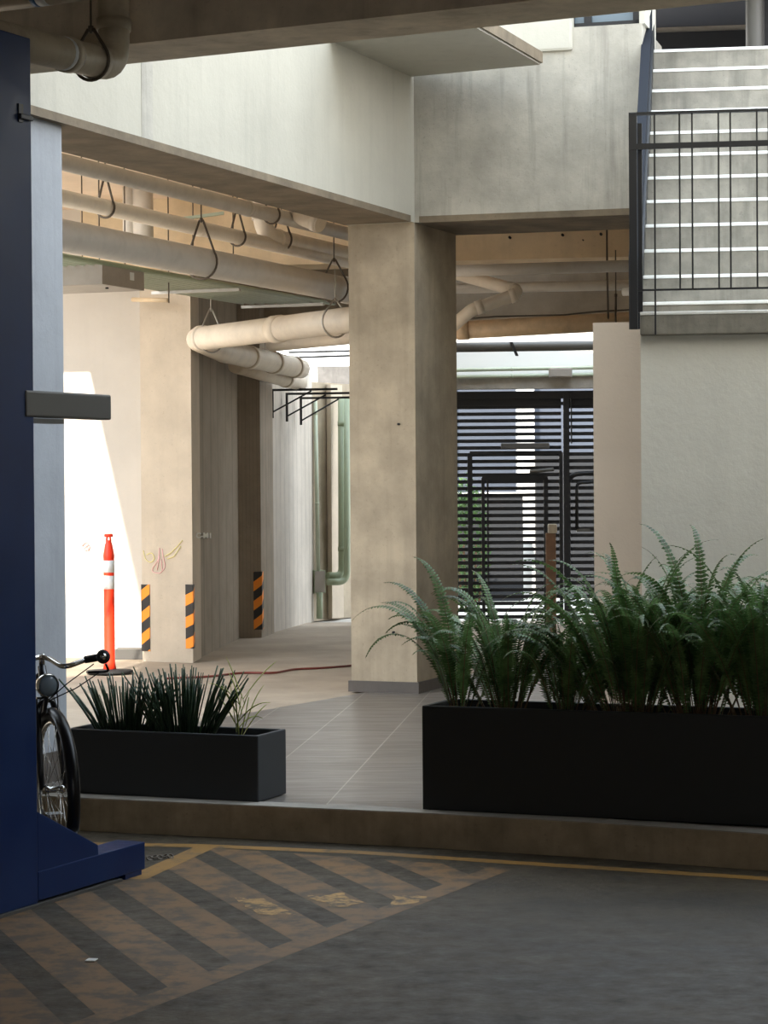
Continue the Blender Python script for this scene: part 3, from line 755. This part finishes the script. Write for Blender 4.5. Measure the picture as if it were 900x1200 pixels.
bx_ = P(640, 625, 22.4); cx_ = P(651.5, 625, 22.4)
part('shaft', bevel(add_box(new(), V(bx_.x, 22.4, FZ), V(cx_.x-bx_.x, 0, 0), V(0, .1, 0), Z*(bx_.z-FZ)), .006), 'rust', t)
part('cap', bevel(add_box(new(), V(bx_.x+.02, 22.38, bx_.z), V(.085, 0, 0), V(0, .1, 0), Z*.09), .01), 'pvcold', t)

# hedge outside, seen through the gate's left edge
def hedge(name, label, c, size, n, leaf):
    t = thing(name, label, 'bush', V(c[0], c[1], .12))
    bm = new()
    for _ in range(n):
        th, ph = random.uniform(0, 2*PI), random.uniform(-1, 1); r = random.uniform(.6, 1)
        p = V(c[0]+size[0]*r*math.cos(th)*math.sqrt(1-ph*ph), c[1]+size[1]*r*math.sin(th)*math.sqrt(1-ph*ph), c[2]+size[2]*r*ph)
        a = Vector((random.uniform(-1, 1), random.uniform(-1, 1), random.uniform(-.5, .8))).normalized()*leaf; b = a.cross(Vector((random.uniform(-1, 1), random.uniform(-1, 1), 1))).normalized()*leaf*.35
        v = [bm.verts.new(p-a), bm.verts.new(p-b), bm.verts.new(p+a), bm.verts.new(p+b)]; bm.faces.new(v)
    part('foliage', bm, 'foliage', t, recalc=False)
    bm = new()
    for k in range(5): add_tube(bm, [V(c[0]+.05*k-.1, c[1], .12), V(c[0]+(k-2)*size[0]*.3, c[1]+random.uniform(-.2, .2)*size[1], c[2])], .015, 6)
    part('stem', bm, 'rust', t)
hedge('shrub', 'leafy shrub outside seen through the left edge of the gate', (1.02, 27.4, .9), (.25, .4, .85), 900, .05)

# ---------------------------------------------------------------- hazard guards
def guard(corner, ua, ub, z0, z1, w, label, sgn, grp='striped corner guards on the pillars'):
    """L-shaped strip hugging a pillar corner; ua, ub run along the two faces away from the corner"""
    corner = Vector((corner[0], corner[1], 0)); ua, ub = Vector(ua).normalized(), Vector(ub).normalized()
    th = .008; na = -ub; nb = -ua
    bm = new()
    o = corner+na*th+nb*th+Z*z0
    add_box(bm, o, ua*(w+th), -na*th, Z*(z1-z0)); add_box(bm, o, ub*(w+th), -nb*th, Z*(z1-z0))
    ob = single('corner_guard', bm, 'hazard', label, 'guard', grp)
    me = ob.data; at = me.attributes.new('slant', 'FLOAT', 'POINT'); off = Vector(ob.location)-corner
    for v, d in zip(me.vertices, at.data):
        p = v.co+off; d.value = (max(p.dot(ua), 0)-max(p.dot(ub), 0))*.75*sgn
    return ob
fa = (Vector(xy(bl))-Vector(xy(bp))); fa = Vector((fa.x, fa.y, 0)); fb = V(.025, .55, 0)
guard(xy(bp), fa, fb, P(224, 760, 19.2).z, P(224, 685, 19.2).z, .07, 'orange and black corner guard on the brown pillar, by the dark corridor side', 1)
guard(xy(bl), -fa, V(.02, .68, 0), P(168, 763, 19.4).z, P(168, 685, 19.4).z, .075, 'orange and black corner guard on the brown pillar, by the white sunlit wall', -1)
guard(p1, p0-p1, p2-p1, P(304, 738, 22.2).z, P(304, 670, 22.2).z, .085, 'shaded orange and black corner guard far back on the corridor pillar', 1) if False else None
q1, q0_, q2 = V(p1.x, p1.y, 0), V(p0.x, p0.y, 0), V(p2.x, p2.y, 0)
guard(p1, q0_-q1, q2-q1, P(304, 738, 22.2).z, P(304, 670, 22.2).z, .075, 'shaded orange and black corner guard far back on the corridor pillar', 1)

# chalk drawing and stencilled code on the brown pillar
def doodle(name, strokes, m, label):
    bm = new()
    for s in strokes: add_tube(bm, fillet([facept(a, b) for a, b in s], .05, 4), .0035, 5)
    single(name, bm, m, label, 'drawing', 'faint chalk drawings by the brown pillar')
def facept(px, py):
    if px > 166:
        t = (px-166)/(223.5-166); y = bl.y+(bp.y-bl.y)*t
        p = P(px, py, y); return p+V(-.0, -.004, 0)
    return P(px, py, 19.858)
doodle('chalk_drawing', [[(187, 642), (186, 655), (176, 670), (188, 672), (194, 664), (191, 652), (190, 643)], [(187, 652), (184, 668)], [(189, 655), (190, 668)]], 'chalkpink', 'faint pink chalk shape on the front of the brown pillar')
doodle('chalk_drawing', [[(168, 645), (170, 655), (176, 660), (182, 655), (178, 647), (172, 650)], [(193, 652), (200, 648), (208, 640), (214, 633)], [(196, 655), (204, 652), (212, 640)]], 'chalkyellow', 'faint yellow chalk strokes on the front of the brown pillar')
doodle('chalk_drawing', [[(96, 640), (101, 634), (106, 640), (103, 646), (97, 643), (104, 638)], [(99, 636), (105, 645)]], 'chalkred', 'faint red chalk flower on the sunlit white wall')
fo = bpy.data.curves.new('stencil', 'FONT'); fo.body = 'C-M1'; fo.size = 1.0; fo.extrude = .004; fo.offset = .03
tmp = bpy.data.objects.new('stencil', fo); C.objects.link(tmp)
bpy.context.view_layer.update()
me = bpy.data.meshes.new_from_object(tmp.evaluated_get(bpy.context.evaluated_depsgraph_get()))
bpy.data.objects.remove(tmp); bpy.data.curves.remove(fo)
wd = (Vector((-1.395, 22.25, 0))-Vector((-1.595, 19.74, 0))).normalized()
def walls(px, py):          # point of the shaded pillar face / wall plane under a pixel
    y = 19.3
    for _ in range(60):
        x = -1.597+(y-19.3)*.05; y += (scrx(V(x, y, 1.5))-px)*-.02
    return P(px, py, y)
ta, tb_ = walls(228.5, 630.5), walls(246, 630.5)
wid = max(v.co.x for v in me.vertices); xx = (tb_-ta)/wid; nz = V(1, 0, 0)
hgt = (walls(228.5, 624).z-ta.z)/max(v.co.y for v in me.vertices)
for v in me.vertices: v.co = xx*v.co.x+Z*(v.co.y*hgt)+nz*(v.co.z+.006)
me.materials.clear(); me.materials.append(M['stencil'])
to = bpy.data.objects.new('stencilled_code', me); C.objects.link(to); to.location = ta
tag(to, 'small white stencilled code on the shaded side of the brown pillar', 'lettering')

# ---------------------------------------------------------------- delineator post
dp = P(127, 600, 18.15); dp = V(dp.x, 18.15, FZ)
t = thing('delineator_post', 'orange flexible delineator post with two white bands by the sunlit wall', 'post', dp)
part('base', add_lathe(new(), [(0, 0), (.185, 0), (.185, .018), (.06, .026), (.055, .03), (0, .03)], dp, n=28), 'rubber', t)
part('tube', add_lathe(new(), [(0, .03), (.052, .03), (.043, .08), (.043, .90), (.045, .905), (.045, .925), (.030, 1.01), (.020, 1.035), (.020, 1.045)], dp), 'orange', t)
bm = new()
add_tube(bm, fillet([dp+V(-.016, 0, 1.03), dp+V(-.012, 0, 1.075), dp+V(.012, 0, 1.075), dp+V(.016, 0, 1.03)], .01, 4), .008, 8)
add_lathe(bm, [(0, 1.07), (.034, 1.07), (.036, 1.085), (.030, 1.095), (0, 1.095)], dp, n=20)
part('handle', bm, 'orange', t)
for za, zb_ in ((.66, .765), (.79, .885)):
    part('reflective_band', add_lathe(new(), [(.0430, za), (.0445, za), (.0445, zb_), (.0430, zb_)], dp), 'reflect', t)

# ---------------------------------------------------------------- cord and litter
cp = [G(195, 795, FZ), G(245, 793, FZ), G(285, 788, FZ), G(320, 789, FZ), G(345, 784, FZ), G(375, 783, FZ), G(412, 780, FZ)]
single('power_cord', add_tube(new(), fillet([p+Z*.0 for p in cp], .3, 5), .009, 8), 'cordred', 'dark red cord lying across the rough floor behind the small planter', 'cord')
pp = G(107, 1126, 0)
single('paper_scrap', bevel(add_prism(new(), [(pp.x-.02, pp.y-.02), (pp.x+.015, pp.y-.025), (pp.x+.022, pp.y+.015), (pp.x-.012, pp.y+.02)], .0026, .006), .001, 1), 'white', 'tiny white scrap of paper on the hatched parking floor', 'paper')

# ---------------------------------------------------------------- blue machine post
lf = G(45, 1062, 0); lv = dirv(65.0); lu = dirv(-25.0)
t = thing('lift_post', 'tall navy blue steel post of a car lift at the left edge', 'car lift', lf-lv*.3)
ztop = P(30, 45, lf.y).z
part('column', bevel(add_box(new(), lf+Z*.012, -lv*.55, -lu*.30, Z*(ztop-.012)), .006), 'blue', t)
fl = (G(173, 1024, 0)-lf).length
part('foot', bevel(add_box(new(), lf+Z*.02, lv*fl, -lu*.14, Z*.115), .005), 'blue', t)
part('foot_pad', add_box(new(), lf+lv*(fl-.16)+Z*0, lv*.13, -lu*.12, Z*.02), 'blue', t)
part('base_plate', add_box(new(), lf-lv*.6+lu*.012, lv*(fl*.75+.6), -lu*.32 if False else -lu*.14, Z*.012), 'armgrey', t)
def onlift(px, py):
    # point of the foot's outer face under a pixel
    s = 0
    for _ in range(30):
        p = lf+lv*s; s += (px-scrx(p))*.004
    p = lf+lv*s; return P(px, py, p.y)
g_ = [onlift(45, 951), onlift(116, 990), onlift(117, 1005), onlift(45, 1032)]
part('gusset', bevel(add_extrude(new(), [p-lu*.004 for p in g_], -lu*.10), .004), 'blue', t)
ar = onlift(42, 473); ah = .103
part('arm', bevel(add_box(new(), ar-lv*.05-lu*.01-Z*ah/2, lv*.62, -lu*.07, Z*ah), .008), 'armgrey', t, 'dark grey horizontal arm')
part('arm_flange', add_box(new(), ar-lv*.03-lu*.02-Z*(ah/2+.022), lv*.26, -lu*.06, Z*.018), 'armgrey', t)
tb_ = onlift(36, 138)
part('tab', bevel(add_box(new(), tb_-lv*.05-lu*.01-Z*.008, lv*.085, -lu*.06, Z*.02), .003), 'blacksteel', t)
part('tab_plate', add_box(new(), tb_-lv*.05-lu*.02-Z*.02, lv*.03, -lu*.05, Z*.07), 'blacksteel', t)
ch = G(175, 1008, 0)
t = thing('chain', 'short rusty chain lying at the end of the blue foot', 'chain', ch)
for i in range(5):
    p = ch+V(.012*i-.0, .012*i, .008); d = V(.6, .7, .15*(-1)**i).normalized()
    part('link', add_ring(new(), p+V(.01*i, .0, .004*(i % 2)), V(.2*(-1)**i, -.3, 1 if i % 2 else .4), .012, .0035, 14, 6), 'strap', t)

# ---------------------------------------------------------------- planters
def planter(name, label, o, L, W, H, m, wall=.022):
    t = thing(name, label, 'planter', o+uA*(L/2)+vA*(W/2))
    bm = new()
    def rect(ins, z): return [bm.verts.new(o+uA*a+vA*b+Z*z) for a, b in ((ins, ins), (L-ins, ins), (L-ins, W-ins), (ins, W-ins))]
    A, B, Cc, D = rect(0, .004), rect(0, H), rect(wall, H), rect(wall, H-.09)
    bm.faces.new(A[::-1])
    for X, Y in ((A, B), (B, Cc), (Cc, D)):
        for i in range(4): bm.faces.new((X[i], X[(i+1) % 4], Y[(i+1) % 4], Y[i]))
    bm.faces.new(D)
    bmesh.ops.recalc_face_normals(bm, faces=bm.faces[:])
    es = [e for e in bm.edges if all(v in A+B+Cc for v in e.verts)]
    bmesh.ops.bevel(bm, geom=es, offset=.007, segments=2, affect='EDGES', profile=.6)
    part('trough', bm, m, t, recalc=False)
    part('soil', add_box(new(), o+uA*(wall+.001)+vA*(wall+.001)+Z*(H-.11), uA*(L-2*wall-.002), vA*(W-2*wall-.002), Z*.05), 'soil', t)
    return t
plc = G(302.9, 941.4, FZ)
PLL = 1.02; plo = plc-uA*PLL
planter('planter_box', 'small charcoal planter box of spiky leaves beside the bicycle', plo, PLL, .32, .315, 'planter')
pro = G(495, 950, FZ); PRL = 2.35
planter('planter_box', 'long black planter box full of ferns at the right', pro, PRL, .36, .478, 'planterdk')

# spiky clumps
def blades(label, base, n, h, spread, seed):
    rnd = random.Random(seed)
    t = thing('spiky_plant', label, 'plant', base)
    for i in range(n):
        th = rnd.uniform(0, 2*PI); rr = rnd.uniform(0, 1)**.6
        b = base+uA*(rr*spread*.55*math.cos(th)*1.4)+vA*(rr*spread*.35*math.sin(th))
        lean = uA*(math.cos(th)*rr*rnd.uniform(.3, 1.5)*.55)+vA*(math.sin(th)*rr*.25)
        L = h*rnd.uniform(.72, 1.08); d = (Z+lean).normalized(); w = rnd.uniform(.006, .0105)
        bend = lean*rnd.uniform(.0, .12)
        pts = [b+d*(L*k/4)+bend*(k/4)**2 for k in range(5)]
        bm = add_tube(new(), pts, [w, w*1.25, w*1.2, w*1.05, w*.8], 6, flat=(1, .45))
        part('leaf_blade', bm, 'blade', t)
hz_ = .315-.06
blades('dark spiky leaved clump at the left end of the small planter', plo+uA*.25+vA*.16+Z*hz_, 85, .31, .20, 3)
blades('larger dark spiky leaved clump mid way in the small planter', plo+uA*.555+vA*.16+Z*hz_, 115, .345, .20, 5)
# weed
def archpts(b, d0, L, droop, n, side):
    pts = [Vector(b)]; d = Vector(d0).normalized(); h = Vector((d.x, d.y, 0))+side*.25
    h = h.normalized()*max(h.length, .38) if h.length > 1e-4 else V(.38, 0, 0)
    for k in range(n):
        f = (k+1)/n
        d = (d+V(0, 0, -droop*f**2.6*3.2/n)+h*(f**1.3*2.1/n)).normalized()
        pts.append(pts[-1]+d*(L/n))
    return pts
def frondpts(b, d0, L, droop, n=12, side=V(0, 0, 0)):
    pts = [Vector(b)]; d = Vector(d0).normalized()
    for k in range(n):
        f = (k+1)/n
        d = (d+V(0, 0, -droop*f/n*2.2)+side*(f/n)).normalized()
        pts.append(pts[-1]+d*(L/n))
    return pts
wb = plo+uA*.85+vA*.16+Z*hz_
t = thing('weed', 'thin yellow green grassy weed at the right end of the small planter', 'plant', wb)
rnd = random.Random(4)
part('stalk', add_tube(new(), [wb, wb+V(-.01, 0, .12), wb+V(-.02, 0, .24)], .004, 6), 'weed', t)
part('stalk', add_tube(new(), [wb, wb+V(.02, 0, .1), wb+V(.045, 0, .22)], .003, 6), 'weed', t)
for k in range(14):
    s = wb+Z*rnd.uniform(.02, .22)+V(rnd.uniform(-.02, .03), 0, 0)
    sd = rnd.choice((-1, 1, 1)); L = rnd.uniform(.14, .26)
    pts = frondpts(s, V(sd*rnd.uniform(.1, .8), rnd.uniform(-.4, .4), 1), L, rnd.uniform(.2, 2.4) if k > 4 else .2, 10)
    r_ = [.005+.005*math.sin(PI*i/10) for i in range(10)]+[.001]
    part('leaf', add_tube(new(), pts, r_, 6, flat=(1, .25)), 'weed', t)

# ferns
def frond(bmL, bmS, b, d0, L, droop, rnd, wid, side, bare=.12):
    n = 26
    pts = archpts(b, d0, L, droop, n, side)
    add_tube(bmS, pts, [.0026*(1-.7*i/n) for i in range(n+1)], 5)
    tw = rnd.uniform(-.5, .5)
    i0 = int(n*bare)
    cum = L/n
    for i in range(i0, n):
        for sub in (0, .5):
            f = (i+sub)/n
            p = pts[i].lerp(pts[i+1], sub); t = (pts[i+1]-pts[i]).normalized()
            h = t.cross(Z)
            if h.length < .15: h = Vector((d0[1], -d0[0], 0))
            h.normalize(); up = h.cross(t).normalized()
            h2 = (h*math.cos(tw)+up*math.sin(tw)).normalized(); u2_ = h2.cross(t)
            prof = min(1, (f-bare+.06)/.22)*(1-((f-.35)/.66)**2 if f > .35 else 1)
            ln = wid*max(.12, prof)*rnd.uniform(.85, 1.1); wd_ = cum*.36
            for sg in (-1, 1):
                o = h2*sg; tip = p+o*ln+t*ln*.28-u2_*ln*rnd.uniform(.05, .4)*-1*-1
                m_ = p+o*ln*.5+t*ln*.10
                v = [bmL.verts.new(p-t*wd_*.5), bmL.verts.new(m_-t*wd_*.62), bmL.verts.new(tip), bmL.verts.new(m_+t*wd_*.62), bmL.verts.new(p+t*wd_*.5)]
                bmL.faces.new((v[0], v[1], v[3], v[4])); bmL.faces.new((v[1], v[2], v[3]))
def fern(label, s, w, n, L, seed, bias=(0, 0), hero=()):
    rnd = random.Random(seed)
    base = pro+uA*s+vA*.17+Z*(.478-.06)
    L *= .93
    t = thing('potted_fern', label, 'fern', base, 'ferns in the long planter')
    bl_, bs_ = new(), new()
    for i in range(n):
        th = 2*PI*i/n+rnd.uniform(-.4, .4); rr = rnd.uniform(.1, 1)
        b = base+uA*(w*.5*math.cos(th)*rr)+vA*(.1*math.sin(th)*rr)
        ou = math.cos(th)*rr*.5+bias[0]+rnd.uniform(-.1, .1); ov = math.sin(th)*rr*.34+bias[1]
        d0 = uA*ou+vA*ov+Z
        ls = (uA*(ou+rnd.uniform(-.25, .25))+vA*ov)
        frond(bl_, bs_, b, d0, L*rnd.uniform(.66, 1.06), rnd.uniform(1.4, 3.2), rnd, rnd.uniform(.034, .046), ls*1.7, rnd.uniform(.06, .22))
    for (ou, ov, L2, dr, sd) in hero:
        frond(bl_, bs_, base+uA*ou*w*.4, uA*ou+vA*ov+Z, L2, dr, rnd, .040, uA*sd, .3)
    part('foliage', bl_, 'fern', t, recalc=False); part('stalks', bs_, 'fernstem', t)
fern('slender fern at the left end of the long planter, reaching over the column', .12, .13, 15, .70, 11, (-.05, 0), ((-.3, -.05, .82, 2.4, -3.2), (-.25, .1, .80, 1.4, -1.6), (-.4, 0, .70, 3.4, -3.0), (-.12, .1, .84, 1.6, -.8), (-.3, .05, .62, 2.2, -1.5)))
fern('fern second from the left in the long planter, below the gate', .35, .2, 38, .80, 12, (-.03, 0))
fern('sparse fern between the second and the fullest clump in the long planter', .64, .2, 24, .66, 13, (.04, 0))
fern('fullest fern of the long planter, in front of the beige wall', .93, .34, 85, .93, 14, (-.03, -.03), ((-.25, -.1, .95, 1.8, -.6), (.2, -.1, 1.0, 1.6, .6)))
fern('fern in front of the cream wall, right of the fullest one', 1.24, .26, 58, .92, 15, (.0, 0), ((-.1, .1, 1.02, 1.7, -.6), (.02, .1, 1.0, 2.0, -.5)))
fern('fern at the right edge of the photo in the long planter', 1.53, .28, 64, .92, 16, (.0, 0), ((-.2, 0, .96, 1.7, -.5),))
fern('fern in the long planter just past the right edge of the photo', 1.82, .28, 36, .90, 17)

# ---------------------------------------------------------------- bicycle
hub = V(-1.424, 9.86, .335); fd = Vector((.385, -.923, 0)).normalized(); rt = Vector((.923, .385, 0)).normalized()
bk = thing('bicycle', 'old black city bicycle parked behind the blue lift post', 'bicycle', V(hub.x, hub.y, 0))
def wheel(h, nm):
    w = part(nm, add_ring(new(), h, rt, .312, .021, 48, 10), 'rubber', bk, 'dark tyre')
    part('rim', add_ring(new(), h, rt, .288, .010, 48, 8), 'chrome', w)
    part('hub', add_lathe(new(), [(0, -.05), (.012, -.05), (.022, -.035), (.014, -.02), (.014, .02), (.022, .035), (.012, .05), (0, .05)], h, rt, 16), 'chrome', w)
    bm = new()
    for k in range(28):
        a = 2*PI*k/28; a2 = a+(.35 if k % 4 < 2 else -.35); sg = 1 if k % 2 else -1
        add_tube(bm, [h+rt*(.03*sg)+(fd*math.cos(a2)+Z*math.sin(a2))*.02, h+(fd*math.cos(a)+Z*math.sin(a))*.283], .0014, 4)
    part('spokes', bm, 'chrome', w)
    return w
wheel(hub, 'front_wheel')
rh = hub-fd*1.04; wheel(rh, 'rear_wheel')
def fender(h, a0, a1, nm):
    bm = new(); R = .352; rows = []
    for k in range(25):
        a = math.radians(a0+(a1-a0)*k/24); c = fd*math.cos(a)+Z*math.sin(a)
        row = []
        for j in range(7):
            b = math.radians(-70+140*j/6); row.append(bm.verts.new(h+c*(R-.03+.03*math.cos(b))+rt*(.030*math.sin(b))))
        rows.append(row)
    for A, B in zip(rows, rows[1:]):
        for j in range(6):
            f = bm.faces.new((A[j], A[j+1], B[j+1], B[j])); f.smooth = True
    bmesh.ops.solidify(bm, geom=bm.faces[:], thickness=.002)
    part(nm, bm, 'bikeblack', bk)
fender(hub, -25, 165, 'front_fender'); fender(rh, 25, 200, 'rear_fender')
crown = hub-fd*.13+Z*.375; htop = crown-fd*.055+Z*.14
bm = new()
for sg in (-1, 1):
    add_tube(bm, [crown+rt*.035*sg, crown+rt*.045*sg-Z*.06+fd*.02, hub+rt*.05*sg-fd*.035+Z*.1, hub+rt*.05*sg], [.017, .018, .015, .010], 10)
add_tube(bm, [crown-rt*.04, crown+rt*.04], .015, 8)
part('fork', bm, 'bikeblack', bk)
part('head_tube', add_tube(new(), [crown+Z*.01, htop], .019, 14), 'bikeblack', bk)
seatj = rh+fd*.42+Z*.36; bbk = rh+fd*.47-Z*.05
bm = new()
for a, b, r in ((htop-Z*.03, seatj, .014), (crown+Z*.03-fd*.01, bbk, .016), (seatj+Z*.06, bbk, .014)): add_tube(bm, [a, b], r, 10)
for sg in (-1, 1):
    add_tube(bm, [seatj+rt*.02*sg, rh+rt*.055*sg], .008, 8); add_tube(bm, [bbk+rt*.03*sg, rh+rt*.055*sg], .009, 8)
part('frame', bm, 'bikeblack', bk)
part('seat_post', add_tube(new(), [seatj+Z*.04, seatj+Z*.2-fd*.03], .012, 10), 'chrome', bk)
sb_ = seatj+Z*.22-fd*.05
bm = new(); vs_ = [sb_-fd*.13+rt*.09, sb_-fd*.05+rt*.09, sb_+fd*.14+rt*.02, sb_+fd*.14-rt*.02, sb_-fd*.05-rt*.09, sb_-fd*.13-rt*.09]
add_extrude(bm, vs_, Z*.05); part('saddle', bevel(bm, .015, 3), 'rubber', bk)
part('chainring', add_lathe(new(), [(.0, .035), (.09, .035), (.09, .04), (0, .04)], bbk, rt, 24), 'chrome', bk)
bm = new()
for sg in (-1, 1):
    add_tube(bm, [bbk, bbk+rt*.07*sg, bbk+rt*.075*sg+(fd*.1-Z*.13)*sg], .008, 8); add_box(bm, bbk+rt*.08*sg+(fd*.1-Z*.13)*sg-fd*.04-Z*.01, fd*.08, rt*.08*sg, Z*.02)
part('cranks', bm, 'chrome', bk)
stem = htop+Z*.055
part('stem', add_tube(new(), [htop, stem], .013, 12), 'chrome', bk)
# handlebar: right end swings out towards the planter
he = P(112, 770, 9.95); hm = P(50, 784, 9.80)
hv = he-stem; 
bars = fillet([P(-28, 772, 9.75), P(10, 786, 9.72), stem+fd*.0, P(75, 783, 9.82), P(100, 773, 9.9), he], .15, 6)
hb = part('handlebar', add_tube(new(), bars, .0115, 12), 'chrome', bk)
gp = he+(he-P(100, 773, 9.9)).normalized()*.03
part('grip', add_lathe(new(), [(0, -.012), (.027, -.012), (.031, .0), (.027, .016), (.014, .02), (0, .022)], P(121, 769.5, 9.86), V(.35, -.9, .1), 20), 'rubber', hb)
part('grip_end', add_lathe(new(), [(0, 0), (.014, 0), (.014, .006), (0, .008)], P(121, 769.5, 9.842), V(.35, -.9, .1), 16), 'chrome', hb)
part('grip_sleeve', add_tube(new(), [P(100, 773, 9.9), P(121, 769.5, 9.87)], .016, 12), 'rubber', hb)
part('brake_lever', add_tube(new(), fillet([P(124, 778, 9.87), P(128, 787, 9.88), P(103, 788, 9.86)], .03, 5), .006, 8), 'blacksteel', hb)
for i, pts in enumerate((((57, 820), (80, 800), (110, 778)), ((56, 822), (90, 806), (118, 787)), ((66, 806), (68, 820), (67, 838)))):
    part('cable', add_tube(new(), fillet([P(a, b, 9.82) for a, b in pts], .2, 6), .0028, 6), 'rubber', bk)
lp = P(55, 803, 9.72)
lamp = part('headlamp', add_lathe(new(), [(0, -.06), (.022, -.055), (.042, -.03), (.05, .0), (.05, .014), (.046, .02)], lp, V(.55, -.8, 0), 24), 'chrome', bk, 'chrome headlamp')
part('lens', add_lathe(new(), [(0, .024), (.03, .021), (.046, .014), (.046, .01)], lp, V(.55, -.8, 0), 24), 'glass', lamp)
part('lamp_bracket', add_tube(new(), [lp-Z*.045, P(52, 834, 9.78), crown], .009, 8), 'bikeblack', bk)
part('fender_stay', add_tube(new(), [hub+rt*.05, hub+rt*.035-fd*.33-Z*.06], .004, 6), 'chrome', bk)
part('brake_caliper', add_tube(new(), fillet([crown+rt*.045-Z*.08, crown+rt*.03+Z*.0+fd*.03, crown-rt*.03+fd*.03, crown-rt*.045-Z*.08], .04, 5), .009, 8), 'bikeblack', bk)

# ---------------------------------------------------------------- light
w = bpy.data.worlds.new('world'); S.world = w; w.use_nodes = True
nt = w.node_tree; bgn = nt.nodes['Background']
tc = nt.nodes.new('ShaderNodeTexCoord'); sp_ = nt.nodes.new('ShaderNodeSeparateXYZ'); rp_ = nt.nodes.new('ShaderNodeValToRGB')
nt.links.new(tc.outputs['Generated'], sp_.inputs[0]); nt.links.new(sp_.outputs['Z'], rp_.inputs['Fac'])
rp_.color_ramp.elements[0].position = 0; rp_.color_ramp.elements[0].color = (1.0, .98, .95, 1)
rp_.color_ramp.elements[1].position = .7; rp_.color_ramp.elements[1].color = (.74, .86, 1.0, 1)
nt.links.new(rp_.outputs['Color'], bgn.inputs['Color'])
bgn.inputs['Strength'].default_value = 3.7
sl_ = bpy.data.lights.new('sun', 'SUN'); sl_.energy = 7.0; sl_.angle = math.radians(.6); sl_.color = (1, .93, .82)
so = bpy.data.objects.new('sun', sl_); C.objects.link(so)
so.rotation_euler = Vector((.157, 1, -.75)).to_track_quat('-Z', 'Y').to_euler(); so.location = (-8, -14, 25)

S.view_settings.view_transform = 'Standard'; S.view_settings.look = 'None'
S.view_settings.exposure = .5; S.view_settings.gamma = 1.0; S.view_settings.use_curve_mapping = False
